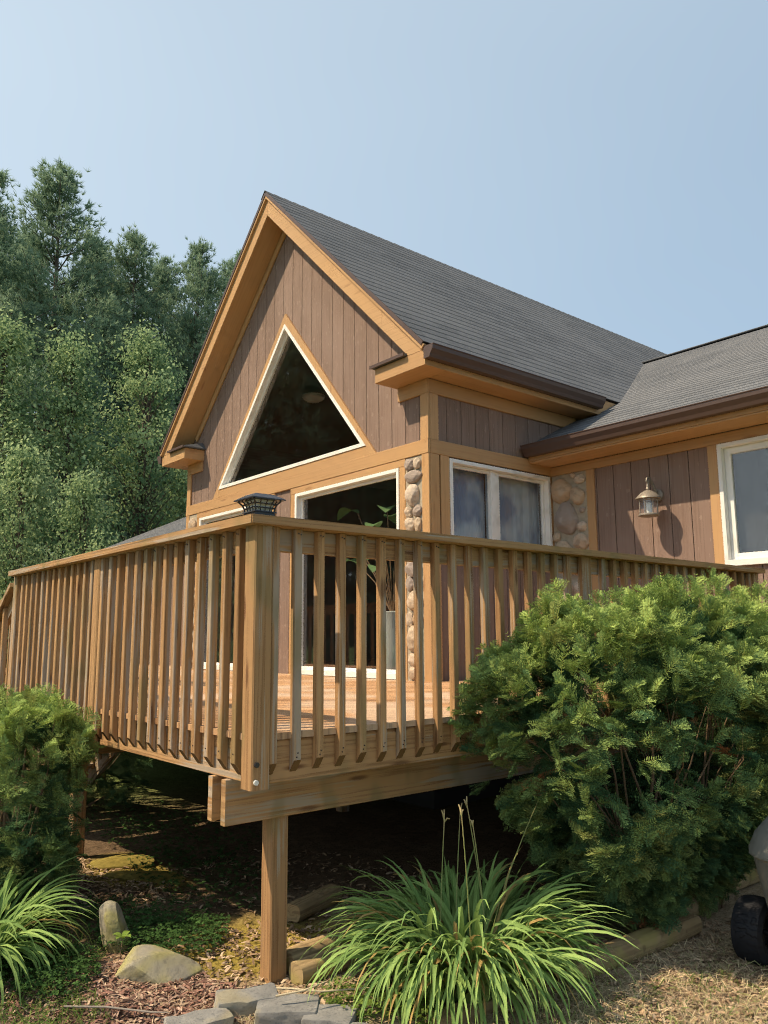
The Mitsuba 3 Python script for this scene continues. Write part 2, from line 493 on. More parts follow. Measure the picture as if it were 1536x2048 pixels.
# side wall (x = XS, faces +x), in (y, z)
SWIN = (3.55, 5.07, 0.80, 1.706)
side_poly = Polygon([(YF + 0.113, -0.45), (13.0, -0.45), (13.0, zr(XS) - 0.06), (YF + 0.113, zr(XS) - 0.06)])
side_open = sbox(SWIN[0], SWIN[2], SWIN[1], SWIN[3])
put(side_wall, ext(side_poly.difference(side_open), 0.10, (XS - 0.012, 0, 0), (0, 1, 0), (0, 0, 1), (-1, 0, 0)), 'dark_gap')
clad(side_wall, sbox(YF, -0.45, YW, zr(XS) - 0.06).difference(side_open), YF, YW, 0.2032, (XS, 0, 0), (0, 1, 0), (0, 0, 1), (-1, 0, 0), a_first=YF + 0.042)
clad(side_wall, sbox(YW + 0.001, 1.8, 6.3, zr(XS) - 0.06), YW, 6.3, 0.2032, (XS, 0, 0), (0, 1, 0), (0, 0, 1), (-1, 0, 0), a_first=YF + 0.042 + 0.2032 * 8)
# wing wall (y = YW, faces -y)
WW = (-0.515, 1.35, 0.60, 1.712)
wing_poly = sbox(XS + 0.001, -0.45, 4.0, 1.80)
wing_open = sbox(WW[0], WW[2], WW[1], WW[3])
put(wing_wall, ext(wing_poly.difference(wing_open), 0.10, (0, YW + 0.012, 0), (1, 0, 0), (0, 0, 1), (0, 1, 0)), 'dark_gap')
clad(wing_wall, wing_poly.difference(wing_open), XS + 0.001, 4.0, 0.2045, (0, YW, 0), (1, 0, 0), (0, 0, 1), (0, 1, 0), a_first=-1.63 - 0.2045 * 5)
# left wall of the gable and the walls that close the rooms
put(H + '__left_wall', [bx(XL, XL + 0.1, YF + 0.113, 12.9, -0.45, zr(XL) - 0.06)], 'siding_paint')
put(H + '__foundation', [bx(XL + 0.02, XS - 0.03, YF + 0.03, YF + 0.2, GZ - 0.2, -0.455), bx(XS - 0.03, 4.0, YW + 0.03, YW + 0.2, GZ - 0.2, -0.455),
                         bx(XS - 0.2, XS - 0.04, YF + 0.2, YW, GZ - 0.2, -0.455), bx(-10.7, XL, 3.70, 3.85, GZ - 0.2, -0.455)], 'foundation')

# trim boards
TR = []


def trim(parent, parts, name='trim_board'):
    put(sub(parent, name), parts, 'trim_wood')


YT = YF - 0.025
fr = lambda x0, x1, z0, z1, d=0.025: bx(x0, x1, YF - d, YF - 0.0015, z0, z1)       # noqa: E731  on the front wall
sd = lambda y0, y1, z0, z1, d=0.025: bx(XS + 0.0015, XS + d, y0, y1, z0, z1)       # noqa: E731  on the side wall
wg = lambda x0, x1, z0, z1, d=0.025: bx(x0, x1, YW - d, YW - 0.0015, z0, z1)       # noqa: E731  on the wing wall
trim(front_wall, fr(XL - 0.025, XS + 0.0255, 1.722, 1.860, 0.030), 'belt_board')
trim(front_wall, fr(W1[0] - 0.09, W1[1] + 0.09, 1.648, 1.719))
trim(front_wall, fr(W2[0] - 0.10, W2[1] + 0.09, 1.648, 1.719))
for x0, x1 in ((W1[0] - 0.09, W1[0] - 0.002), (W1[1] + 0.002, W1[1] + 0.09), (W2[0] - 0.10, W2[0] - 0.002), (W2[1] + 0.002, W2[1] + 0.09)):
    trim(front_wall, fr(x0, x1, DZ, 1.646))
trim(front_wall, fr(XS - 0.075, XS + 0.025, DZ, 1.720), 'corner_board')
trim(front_wall, fr(XL - 0.025, XL + 0.075, DZ, 1.720), 'corner_board')
trim(front_wall, fr(XS - 0.085, XS + 0.025, 1.862, 2.309), 'corner_board')
trim(front_wall, fr(XL - 0.025, XL + 0.085, 1.862, 2.309), 'corner_board')
# triangular casing of the gable window
tri_out = Polygon([(-6.66, 1.862), (-3.18, 1.862), (AX, 3.935)])
base_strip = sbox(-7, 1.8, -3, 1.968)
side_l = tri_out.difference(TRI).difference(base_strip.intersection(TRI.envelope.buffer(0.0)))
low = tri_out.intersection(sbox(-6.50, 1.862, -3.34, 1.966))
for half, nm in ((sbox(-7, 1.86, AX - 0.0008, 5), 'L'), (sbox(AX + 0.0008, 1.86, -2, 5), 'R')):
    g = tri_out.difference(TRI).difference(low.buffer(0.0015)).intersection(half)
    e = []
    for gg in getattr(g, 'geoms', [g]):
        if gg.area > 0.02:
            e += ext(gg, 0.0235, (0, YF - 0.025, 0), (1, 0, 0), (0, 0, 1), (0, 1, 0), 'b')
    put(sub(front_wall, 'gable_casing'), e, 'trim_wood')
put(sub(front_wall, 'gable_casing'), ext(low, 0.0225, (0, YF - 0.024, 0), (1, 0, 0), (0, 0, 1), (0, 1, 0), 'a'), 'trim_wood')
# friezes below the soffits
trim(front_wall, fr(-2.83, XS + 0.0255, 2.312, 2.453), 'frieze_board')
trim(front_wall, fr(XL - 0.025, -7.01, 2.312, 2.453), 'frieze_board')
trim(side_wall, sd(YF + 0.001, 5.6, 2.315, 2.453), 'frieze_board')
trim(side_wall, sd(YF + 0.001, YW - 0.03, 1.722, 1.860, 0.029), 'belt_board')
trim(side_wall, sd(YF + 0.001, YF + 0.115, DZ, 1.720), 'corner_board')
trim(side_wall, sd(YF + 0.001, YF + 0.115, 1.862, 2.312), 'corner_board')
trim(side_wall, sd(YF + 0.135, SWIN[0] - 0.002, 0.70, 1.720))
trim(side_wall, sd(SWIN[1] + 0.002, YW - 0.002, DZ, 1.720))
trim(side_wall, sd(SWIN[0], SWIN[1], 0.70, SWIN[2] - 0.002))
trim(wing_wall, wg(XS + 0.03, 4.0, 1.715, 1.808, 0.030), 'frieze_board')
trim(wing_wall, wg(-1.945, -1.85, DZ, 1.712))
trim(wing_wall, wg(-0.610, WW[0] - 0.002, DZ, 1.712))
trim(wing_wall, wg(WW[1] + 0.002, WW[1] + 0.09, DZ, 1.712))

# rake boards: fascia, shingle mould, soffit and frieze of both slopes
for s, nm in ((1, 'right'), (-1, 'left')):
    xe = AX + s * 2.79
    band = Polygon([(AX, AZ - 0.092), (xe, zr(xe) - 0.092), (xe, zr(xe) - 0.305), (AX, AZ - 0.305)]).intersection(sbox(-20, 2.602, 20, 9))
    e = []
    cut = [0.0, 1.35, 2.17, 3.5]
    for a, b in zip(cut[:-1], cut[1:]):
        lo, hi = sorted((AX + s * a + s * 0.0015, AX + s * b))
        e += ext(band.intersection(sbox(lo, 0, hi, 9)), 0.030, (0, 3.0, 0), (1, 0, 0), (0, 0, 1), (0, 1, 0), 'a')
    put(sub(H, 'rake_fascia'), e, 'trim_wood')
    put(sub(H, 'rake_mould'), [board((AX + s * 0.002, 2.99, AZ - 0.062), (xe, 2.99, zr(xe) - 0.062), 0.04, 0.052, up=(0, 0, 1))], 'trim_wood')
    put(sub(H, 'rake_drip_edge'), [board((AX + s * 0.003, 2.966, AZ - 0.030), (xe, 2.966, zr(xe) - 0.030), 0.010, 0.042, up=(0, 0, 1))], 'gutter_paint')
    put(sub(H, 'rake_soffit'), [board((AX + s * 0.003, 3.165, AZ - 0.285), (AX + s * 2.53, 3.165, AZ - 0.285 - SL * 2.53), 0.268, 0.012, up=(0, 0, 1))], 'trim_wood')
    put(sub(front_wall, 'rake_frieze'), [board((AX + s * 0.003, YF - 0.013, AZ - 0.37), (AX + s * 2.30, YF - 0.013, AZ - 0.37 - SL * 2.30), 0.022, 0.085, up=(0, 0, 1))], 'trim_wood')
    # boxed eave return with its little sloping roof
    x0, x1 = sorted((xe, AX + s * 2.07))
    ret = H + ('__eave_return' if s == 1 else '__eave_return_001')
    put(ret, [bx(x0, x1, 3.001, 3.298, 2.455, 2.600)], 'trim_wood')
    a, b = (x0 - 0.035, AX + 2.54) if s == 1 else (AX - 2.54, x1 + 0.035)
    ai, bi = (a + 0.09, b) if s == 1 else (a, b - 0.09)
    v = np.array([[a, 2.965, 2.606], [b, 2.965, 2.606], [b, 3.297, 2.606], [a, 3.297, 2.606], [ai, 3.297, 2.72], [bi, 3.297, 2.72],
                  [a, 2.965, 2.622], [b, 2.965, 2.622], [a, 3.297, 2.622], [b, 3.297, 2.622]])
    f = np.array([[0, 2, 1], [0, 3, 2], [0, 1, 7], [0, 7, 6], [6, 7, 5], [6, 5, 4], [0, 6, 8], [0, 8, 3], [6, 4, 8], [1, 2, 9], [1, 9, 7], [7, 9, 5]])
    put(ret + '__return_roof', [(v, f, v[:, :2])], 'shingle')
    put(ret + '__return_flashing', [bx(a, b, 2.955, 2.964, 2.598, 2.630, 0.001)], 'gutter_paint')
    # eave soffit and fascia along the side
    xw = XS if s == 1 else XL
    put(sub(H, 'eave_soffit'), [bx(xw + s * 0.027, xe - s * 0.021, 3.30, 5.95 if s == 1 else 12.0, 2.455, 2.470)], 'trim_wood')
    put(sub(H, 'eave_fascia'), [bx(xe - s * 0.02, xe - s * 0.0, 3.2995, 6.0 if s == 1 else 12.0, 2.4535, 2.64), bx(xe - s * 0.02, xe - s * 0.0, 3.031, 3.2985, 2.6015, 2.64)], 'trim_wood')
put(H + '__wing_soffit', [bx(XS + 0.03, 4.0, 4.73, YW - 0.031, 1.812, 1.826)], 'trim_wood')
put(H + '__wing_fascia', [bx(XS + 0.03, 4.0, 4.722, 4.742, 1.828, 1.985)], 'trim_wood')


# gutters: an open trough with an ogee front, capped at the ends
def gutter(key, p0, p1, out, z_top):
    """Runs from p0 to p1 (x, y); out = direction away from the house."""
    prof = np.array([(0.0, 0.0), (0.0, -0.115), (0.075, -0.115), (0.088, -0.085), (0.118, -0.045), (0.122, -0.012), (0.130, -0.006), (0.130, 0.0), (0.118, 0.0),
                     (0.113, -0.010), (0.110, -0.043), (0.080, -0.082), (0.070, -0.108), (0.008, -0.108), (0.008, 0.0)])
    p0, p1, out = (np.array([*v, 0.0]) for v in (p0, p1, out))
    g = Polygon(prof)
    L = np.linalg.norm(p1 - p0)
    d = (p1 - p0) / L
    parts = ext(g, L, p0 + [0, 0, z_top], out, (0, 0, 1), d)
    capo = Polygon(prof[:9])
    parts += ext(capo, 0.004, p0 + [0, 0, z_top - 0.001] - d * 0.0045, out, (0, 0, 1), d) + ext(capo, 0.004, p1 + [0, 0, z_top - 0.001] + d * 0.0005, out, (0, 0, 1), d)
    put(key, parts, 'gutter_paint')


gutter(H + '__gutter', (-2.128, 2.985), (-2.128, 5.62), (1, 0), 2.620)
gutter(H + '__gutter_001', (2 * AX + 2.128, 2.985), (2 * AX + 2.128, 12.0), (-1, 0), 2.620)
gutter(H + '__gutter_002', (XS + 0.035, 4.720), (4.0, 4.720), (0, -1), 1.985)

put(H + '__wing_drip_edge', [bx(-1.75, 4.0, 4.6885, 4.7195, 1.9865, 1.9905, 0.001)], 'flashing')

# roofs: deck slab, one part for each course of shingles
roof = H + '__roof'


def course(parent, e0, e1, down, nrm, rowid, expo=0.143, room=9.0):
    """A course whose butt edge runs from e0 to e1; down = unit vector down the slope."""
    e0, e1 = np.asarray(e0, float), np.asarray(e1, float)
    L = np.linalg.norm(e1 - e0)
    n = max(2, int(L / 0.9) + 1)
    t = np.linspace(0, 1, n)[:, None]
    r = np.random.default_rng(rowid)
    line = e0 + t * (e1 - e0) + down * r.uniform(-0.003, 0.003, (n, 1))
    top = e0 + t * (e1 - e0) - down * min(expo + 0.03, room)
    V = np.vstack([line + nrm * 0.0055, line - nrm * 0.002, top + nrm * 0.0005])
    i = np.arange(n - 1)
    a, b, c = i, i + n, i + 2 * n
    F = np.vstack([np.c_[a, b, b + 1], np.c_[a, b + 1, a + 1], np.c_[c, a, a + 1], np.c_[c, a + 1, c + 1]])
    if np.dot(np.cross(V[F[-1][1]] - V[F[-1][0]], V[F[-1][2]] - V[F[-1][0]]), nrm) < 0:
        F = F[:, ::-1]
    u = (t[:, 0] * L + 0.15 * (rowid % 2))
    UV = np.vstack([np.c_[u, np.full(n, rowid + 0.3)]] * 3)
    put(sub(parent, 'shingle_course'), [(V, F, UV)], 'shingle')


for s in (1, -1):
    dn = norm([s, 0, -SL])
    nm = norm([s * SL, 0, 1])
    yb = 12.3
    LS = 2.80 / abs(dn[0])
    sl = roof if s == 1 else H + '__roof_001'
    q = np.array([[AX, 2.975, AZ], [AX + s * 2.80, 2.975, AZ - SL * 2.80], [AX + s * 2.80, yb, AZ - SL * 2.80], [AX, yb, AZ]])
    v = np.vstack([q - nm * 0.004, q - nm * 0.026])
    f = np.array([[0, 1, 2], [0, 2, 3], [4, 6, 5], [4, 7, 6], [0, 4, 5], [0, 5, 1], [1, 5, 6], [1, 6, 2], [2, 6, 7], [2, 7, 3]])
    put(sl, [(v, f if s == 1 else f[:, ::-1], v[:, 1:])], 'dark_gap')
    k = 0
    while k * 0.143 < LS - 0.02:
        o = np.array([AX, 0, AZ]) + dn * (LS + 0.012 - k * 0.143)
        if s == 1 or k > 24 or k < 3:
            course(sl, o + [0, 2.962, 0], o + [0, yb, 0], dn, nm, k + (0 if s == 1 else 100), room=LS + 0.010 - k * 0.143)
        k += 1
    if s == -1:
        o = np.array([AX, 0, AZ])
        q = np.array([o + dn * 0.35 + [0, 2.962, 0], o + dn * LS + [0, 2.962, 0], o + dn * LS + [0, yb, 0], o + dn * 0.35 + [0, yb, 0]]) + nm * 0.002
        put(sl + '__shingle_field', [(q, np.array([[0, 2, 1], [0, 3, 2]]), q[:, 1:])], 'shingle')
cap = []
r_ = np.random.default_rng(3)
y = 2.955
while y < 12.2:
    for s in (1, -1):
        dn = norm([s, 0, -SL])
        nm = norm([s * SL, 0, 1])
        a = np.array([AX, y, AZ + 0.006])
        q = np.array([a, a + dn * 0.12, a + dn * 0.12 + [0, 0.17, -0.004], a + [0, 0.17, -0.008]])
        v = np.vstack([q + [0, 0, 0.004], q])
        f = np.array([[0, 1, 2], [0, 2, 3], [4, 6, 5], [4, 7, 6], [0, 4, 5], [0, 5, 1], [1, 5, 6], [1, 6, 2]])
        cap.append((v, f if s == 1 else f[:, ::-1], np.c_[v[:, 1], np.full(8, y * 7)]))
    y += 0.14
put(roof + '__ridge_cap', cap, 'shingle')

WSL, WZ0, WY0 = 0.50, 2.66, 6.055                # wing roof plane z = 2.66 + .5 (y - 6.055)
wz = lambda y: WZ0 + WSL * (y - WY0)             # noqa: E731
wroof = H + '__wing_roof'
dn, nm = norm([0, -1, -WSL]), norm([0, -WSL, 1])
RY = 9.46


def valley_x(y):
    return XS - 0.06 if y < 5.55 else -2.13 - 0.5035 * (y - WY0) - 0.22


q = np.array([[valley_x(4.69), 4.69, wz(4.69)], [4.2, 4.69, wz(4.69)], [4.2, RY, wz(RY)], [valley_x(RY), RY, wz(RY)], [valley_x(5.9), 5.9, wz(5.9)]])
v = np.vstack([q - nm * 0.004, q - nm * 0.026])
f = np.array([[0, 1, 2], [0, 2, 4], [4, 2, 3], [5, 7, 6], [5, 9, 7], [9, 8, 7], [0, 5, 6], [0, 6, 1], [1, 6, 7], [1, 7, 2]])
put(wroof, [(v, f, v[:, :2])], 'dark_gap')
k, step = 0, 0.143
LS = (RY - 4.68) / abs(dn[1])
while k * step < LS - 0.02:
    yy = 4.68 + k * step * abs(dn[1])
    course(wroof, (valley_x(yy), yy, wz(yy)), (4.2, yy, wz(yy)), dn, nm, k + 300, room=LS - k * step)
    k += 1
v = np.array([[-5, RY, wz(RY) - 0.01], [4.2, RY, wz(RY) - 0.01], [4.2, 14.2, wz(RY) - 2.4], [-5, 14.2, wz(RY) - 2.4]])
put(wroof + '__back_slope', [(v, np.array([[0, 1, 2], [0, 2, 3]]), v[:, :2])], 'shingle')
put(wroof + '__ridge_cap', [board((-3.95, RY, wz(RY) + 0.004), (4.2, RY, wz(RY) + 0.004), 0.16, 0.018, ch=0.008)], 'shingle')
# lower wing on the left
clad(H + '__left_wing_wall', sbox(-10.7, -0.45, XL - 0.03, 1.50), -10.7, XL - 0.03, 0.2032, (0, 3.65, 0), (1, 0, 0), (0, 0, 1), (0, 1, 0))
put(H + '__left_wing_wall', [bx(-10.7, XL - 0.03, 3.663, 3.75, -0.45, 1.50)], 'dark_gap')
lw = H + '__left_wing_roof'
LSL = 0.46
ly0, lz0 = 3.31, 1.527
for k in range(26):
    yy = ly0 + k * 0.13
    course(lw, (-11.0, yy, lz0 + LSL * (yy - ly0)), (XL - 0.03, yy, lz0 + LSL * (yy - ly0)), norm([0, -1, -LSL]), norm([0, -LSL, 1]), 500 + k)
y1_ = ly0 + 26 * 0.13
v = np.array([[-11.0, ly0, lz0], [XL - 0.028, ly0, lz0], [XL - 0.028, y1_, lz0 + LSL * (y1_ - ly0)], [-11.0, y1_, lz0 + LSL * (y1_ - ly0)]])
put(lw, [(np.vstack([v - [0, 0, 0.005], v - [0, 0, 0.03]]), np.array([[0, 1, 2], [0, 2, 3], [4, 6, 5], [4, 7, 6], [0, 4, 5], [0, 5, 1], [0, 3, 7], [0, 7, 4]]), np.vstack([v, v])[:, :2])], 'dark_gap')
put(H + '__left_wing_fascia', [bx(-10.98, XL - 0.03, 3.33, 3.35, lz0 - 0.15, lz0 - 0.01)], 'trim_wood')


# ----------------------------------------------------------------- windows
def rect_window(key, a0, a1, z0, z1, place, mull=None, s=0.030):
    """place(a0, a1, d0, d1, z0, z1) -> a board of the wall's frame, d = depth into the house."""
    fw = 0.038
    fr_ = [place(a0 + 0.001, a0 + fw, -0.034, 0.07, z0 + 0.001, z1 - 0.001), place(a1 - fw, a1 - 0.001, -0.034, 0.07, z0 + 0.001, z1 - 0.001),
           place(a0 + fw + 0.0005, a1 - fw - 0.0005, -0.034, 0.07, z1 - fw, z1 - 0.001), place(a0 + fw + 0.0005, a1 - fw - 0.0005, -0.038, 0.07, z0 + 0.001, z0 + 0.055)]
    put(key, fr_, 'white_vinyl')
    i0, i1, j0, j1 = a0 + fw + 0.002, a1 - fw - 0.002, z0 + 0.057, z1 - fw - 0.002
    sash = [place(i0, i0 + s, 0.025, 0.06, j0, j1), place(i1 - s, i1, 0.025, 0.06, j0, j1), place(i0 + s + .0005, i1 - s - .0005, 0.025, 0.06, j1 - s, j1), place(i0 + s + .0005, i1 - s - .0005, 0.025, 0.06, j0, j0 + s)]
    if mull:
        sash += [place(mull - 0.075, mull - 0.005, 0.003, 0.058, j0 + 0.001, j1 - 0.001), place(mull + 0.005, mull + 0.07, 0.022, 0.062, j0 + 0.031, j1 - 0.031)]
    put(key + '__sash', sash, 'white_vinyl')
    return i0 + s, i1 - s, j0 + s, j1 - s


def pane(key, quad):
    v = np.asarray(quad, float)
    F_ = np.array([[0, 1, 2], [0, 2, 3]])[: len(v) - 2]
    put(key, [(v, F_, v[:, :2])], 'pane')


for W in (W1, W2):
    k = sub(H, 'front_window')
    pl = lambda a0, a1, d0, d1, z0, z1: bx(a0, a1, YF + d0, YF + d1, z0, z1, 0.002)   # noqa: E731
    g = rect_window(k, W[0], W[1], W[2] + 0.004, W[3], pl)
    pane(k + '__pane', [(g[0] - .01, YF + 0.045, g[2] - .01), (g[1] + .01, YF + 0.045, g[2] - .01), (g[1] + .01, YF + 0.045, g[3] + .01), (g[0] - .01, YF + 0.045, g[3] + .01)])
# triangular window
k = H + '__gable_window'
inner = TRI.buffer(-0.040, join_style=2)
put(k, ext(TRI.buffer(-0.001, join_style=2).difference(inner), 0.105, (0, YF - 0.034, 0), (1, 0, 0), (0, 0, 1), (0, 1, 0)), 'white_vinyl')
in2 = inner.buffer(-0.026, join_style=2)
put(k + '__sash', ext(inner.buffer(-0.001, join_style=2).difference(in2), 0.03, (0, YF + 0.03, 0), (1, 0, 0), (0, 0, 1), (0, 1, 0)), 'white_vinyl')
c_ = np.array(in2.buffer(0.01, join_style=2).exterior.coords)[:3]
pane(k + '__pane', np.c_[c_[:, 0], np.full(3, YF + 0.045), c_[:, 1]])
# side window with two sliding sashes
k = H + '__side_window'
pl = lambda a0, a1, d0, d1, z0, z1: bx(XS - d1, XS - d0, a0, a1, z0, z1, 0.002)   # noqa: E731
g = rect_window(k, *SWIN, pl, mull=4.235)
pane(k + '__pane', [(XS - 0.045, g[0] - .01, g[2] - .01), (XS - 0.045, 4.21, g[2] - .01), (XS - 0.045, 4.21, g[3] + .01), (XS - 0.045, g[0] - .01, g[3] + .01)])
pane(k + '__pane_001', [(XS - 0.042, 4.26, g[2] - .01), (XS - 0.042, g[1] + .01, g[2] - .01), (XS - 0.042, g[1] + .01, g[3] + .01), (XS - 0.042, 4.26, g[3] + .01)])
# wing window
k = H + '__wing_window'
pl = lambda a0, a1, d0, d1, z0, z1: bx(a0, a1, YW + d0, YW + d1, z0, z1, 0.002)   # noqa: E731
g = rect_window(k, *WW, pl, mull=0.46, s=0.058)
pane(k + '__pane', [(g[0] - .01, YW + 0.045, g[2] - .01), (g[1] + .01, YW + 0.045, g[2] - .01), (g[1] + .01, YW + 0.045, g[3] + .01), (g[0] - .01, YW + 0.045, g[3] + .01)])


def curtain(key, a0, a1, z0, z1, at, amp, bsdf, lam=0.11):
    n = 90
    a = np.linspace(a0, a1, n)
    r = np.random.default_rng(int(abs(a0) * 100))
    d = amp * np.sin(a / lam * 2 * np.pi + 1.5 * np.sin(a * 5)) + amp * 0.4 * r.normal(size=n)
    P0 = np.array([at(x, y_, z0) for x, y_ in zip(a, d * 1.3)])
    P1 = np.array([at(x, y_, z1) for x, y_ in zip(a, d * 0.6)])
    i = np.arange(n - 1)
    F_ = np.vstack([np.c_[i, i + 1, i + 1 + n], np.c_[i, i + 1 + n, i + n]])
    V_ = np.vstack([P0, P1])
    put(key, [(V_, F_, V_[:, :2])], bsdf, True)


curtain(H + '__side_window__curtain', 3.52, 4.22, 0.78, 1.72, lambda a, d, z: (XS - 0.15 - d, a, z), 0.007, 'cloth', 0.19)
curtain(H + '__side_window__curtain_001', 4.24, 5.08, 0.78, 1.72, lambda a, d, z: (XS - 0.16 - d, a, z), 0.007, 'cloth', 0.19)
curtain(H + '__wing_window__roller_blind', WW[0] + 0.05, WW[1] - 0.05, 0.62, 1.70, lambda a, d, z: (a, YW + 0.12 - d, z), 0.001, 'blind')

# rooms behind the glass
gable_in = Polygon([(XL + 0.12, -0.42), (XS - 0.13, -0.42), (XS - 0.13, zr(XS - 0.13) - 0.25), (AX, AZ - 0.25), (XL + 0.12, zr(XL + 0.12) - 0.25)])
put(H + '__room_wall', ext(gable_in, 0.1, (0, 8.2, 0), (1, 0, 0), (0, 0, 1), (0, 1, 0)) + [bx(XL + 0.105, XL + 0.115, YF + 0.12, 8.2, -0.42, 2.5), bx(XS - 0.135, XS - 0.125, YF + 0.12, 3.45, -0.42, 2.5),
                        bx(XS - 0.45, XS - 0.43, 3.45, 8.2, -0.42, 2.45), bx(XS, 4.0, 7.6, 7.7, -0.42, 2.4), bx(3.99, 4.05, YW, 7.6, -0.42, 2.4)], 'room_wall')
v = []
for s in (1, -1):
    v.append(board((AX, 5.75, AZ - 0.20), (AX + s * 2.45, 5.75, AZ - 0.20 - SL * 2.45), 4.7, 0.02))
put(H + '__room_ceiling', v + [bx(XS - 0.02, 4.0, YW + 0.12, 7.6, 1.795, 1.805)], 'room_wall')
put(H + '__room_floor', [bx(XL + 0.1, XS - 0.13, YF + 0.115, 8.2, -0.44, -0.36), bx(XS, 4.0, YW + 0.115, 7.6, -0.44, -0.36)], 'room_floor')


# ----------------------------------------------------------------- river-stone columns
def blob(c, r, seed, sub_=2, rough_=0.25, flat=None):
    m = trimesh.creation.icosphere(subdivisions=sub_)
    v = np.array(m.vertices)
    n = meshkit.fbm(v * 1.1 + seed * 3.7, 2, seed) - 0.5
    v = v * (1 + rough_ * 2 * n)[:, None]
    return np.asarray(c) + v * np.asarray(r), np.array(m.faces), np.full((len(v), 2), float(seed))


def stone_column(key, a0, a1, z0, z1, place, seed):
    """place(a, d, z), d = outwards from the wall."""
    r = np.random.default_rng(seed)
    n = 14
    za = np.linspace(z0, z1, n)
    m = np.array([place(a0, 0.018, z0), place(a1, 0.018, z0), place(a1, 0.018, z1), place(a0, 0.018, z1), place(a0, 0.0, z0), place(a1, 0.0, z0), place(a1, 0.0, z1), place(a0, 0.0, z1)])
    f = np.array([[0, 1, 2], [0, 2, 3], [0, 4, 5], [0, 5, 1], [3, 2, 6], [3, 6, 7], [0, 3, 7], [0, 7, 4], [1, 5, 6], [1, 6, 2]])
    put(key, [(m, f, m[:, :2])], 'mortar')
    w = a1 - a0
    pts = []
    if w < 0.3:
        z = z0 + 0.01
        while z < z1 - 0.08:
            hz = r.uniform(0.055, 0.12)
            if r.random() < 0.28:
                hz = min(hz, 0.075)
                k = r.uniform(0.4, 0.6)
                pts += [(a0 + w * k * 0.5, z + hz, w * k * 0.50, hz * 1.02), (a0 + w * (k + 1) * 0.5, z + hz * r.uniform(0.85, 1.15), w * (1 - k) * 0.50, hz * 1.02)]
            else:
                pts.append((a0 + w * (0.5 + r.uniform(-0.06, 0.06)), z + hz, w * r.uniform(0.40, 0.50), hz * 1.04))
            z += 2 * hz * 0.97
    tries = 0
    while w >= 0.3 and tries < 3500 and len(pts) < 70:
        tries += 1
        hw = r.uniform(0.22, 0.34) * w
        hz = hw * r.uniform(0.75, 1.25)
        if tries > 700:
            hw, hz = hw * 0.62, hz * 0.62
        if tries > 2200:
            hw, hz = hw * 0.6, hz * 0.6
        a, z = r.uniform(a0 + hw * 0.85, a1 - hw * 0.85), r.uniform(z0 + hz * 0.8, z1 - hz * 0.8)
        if all(((a - b[0]) / (hw + b[2])) ** 2 + ((z - b[1]) / (hz + b[3])) ** 2 > 0.92 for b in pts):
            pts.append((a, z, hw, hz))
    for i_, (a, z, hw, hz) in enumerate(pts):
        sd_ = seed * 100 + i_
        v, f, u = blob((0, 0, 0), (hw, min(hw, hz) * 0.62, hz), sd_, 3, 0.24)
        for _ in range(5):
            n_ = norm(r.normal(size=3))
            ex = np.array([hw, min(hw, hz) * 0.62, hz])
            over = np.maximum(0, (v / ex) @ n_ - r.uniform(0.70, 0.9))
            v = v - over[:, None] * n_ * ex * 0.85
        v = v + 0.006 * (meshkit.fbm(v * 40 + sd_, 2, 3)[:, None] - 0.5) * 2
        c = np.array([place(a + p_[0], 0.03 + p_[1], z + p_[2]) for p_ in v])
        if np.linalg.det(np.array([np.subtract(place(1, 0, 0), place(0, 0, 0)), np.subtract(place(0, 1, 0), place(0, 0, 0)), [0, 0, 1]])) < 0:
            f = f[:, ::-1]
        put(sub(key, 'stone'), [(c, f, u)], 'cobble', True)


stone_column(H + '__stone_column', -2.728, -2.498, DZ, 1.718, lambda a, d, z: (a, YF - d, z), 11)
stone_column(H + '__stone_column_001', -7.342, -7.113, DZ, 1.718, lambda a, d, z: (a, YF - d, z), 12)
stone_column(H + '__stone_column_002', XS + 0.032, -1.948, DZ, 1.712, lambda a, d, z: (a, YW - d, z), 13)

# ----------------------------------------------------------------- wall lantern
L_ = thing('wall_lantern', 'antique pewter carriage lantern hanging on the brown wall right of the stones', 'lantern')
lx, ly = -1.135, 4.93
n8 = 8
lc = (lx, ly, 0)
put(L_ + '__wall_plate', [tm(trimesh.creation.cylinder(0.058, 0.028, transform=trimesh.transformations.rotation_matrix(np.pi / 2, [1, 0, 0])).apply_translation((lx, YW - 0.016, 1.33)))], 'bronze', 30)
th = np.linspace(0, 1, 26)
arm = np.c_[np.full(26, lx), YW - 0.03 - 0.16 * np.sin(th * np.pi * 0.5) ** 0.9, 1.33 + 0.14 * np.sin(th * np.pi * 0.95)]
arm = np.vstack([arm, [[lx, ly - 0.0, 1.46 - 0.10 * t_] for t_ in (0.2, 0.5, 1.0)]])
put(L_ + '__arm', [tube(arm[:24], 0.013, 8)], 'bronze', True)
sp = np.linspace(0, 2.1 * np.pi, 22)
put(L_ + '__scroll', [tube(np.c_[np.full(22, lx), ly + 0.02 + 0.042 * np.cos(sp) * (1 - sp / 12), 1.452 + 0.042 * np.sin(sp) * (1 - sp / 12)], 0.010, 7),
                      tube(np.array([[lx, ly, 1.44], [lx, ly, 1.37]]), 0.007, 8)], 'bronze', True)
put(L_ + '__roof', [lathe([(0.0, 1.395), (0.012, 1.39), (0.018, 1.375), (0.012, 1.365), (0.035, 1.355), (0.070, 1.335), (0.098, 1.305), (0.114, 1.290), (0.116, 1.278), (0.100, 1.275), (0.0, 1.275)], lc, 24)], 'bronze', 40)
put(L_ + '__base', [lathe([(0.0, 1.135), (0.090, 1.135), (0.098, 1.128), (0.098, 1.118), (0.080, 1.110), (0.0, 1.106)], lc, 24)], 'bronze', 40)
bars = []
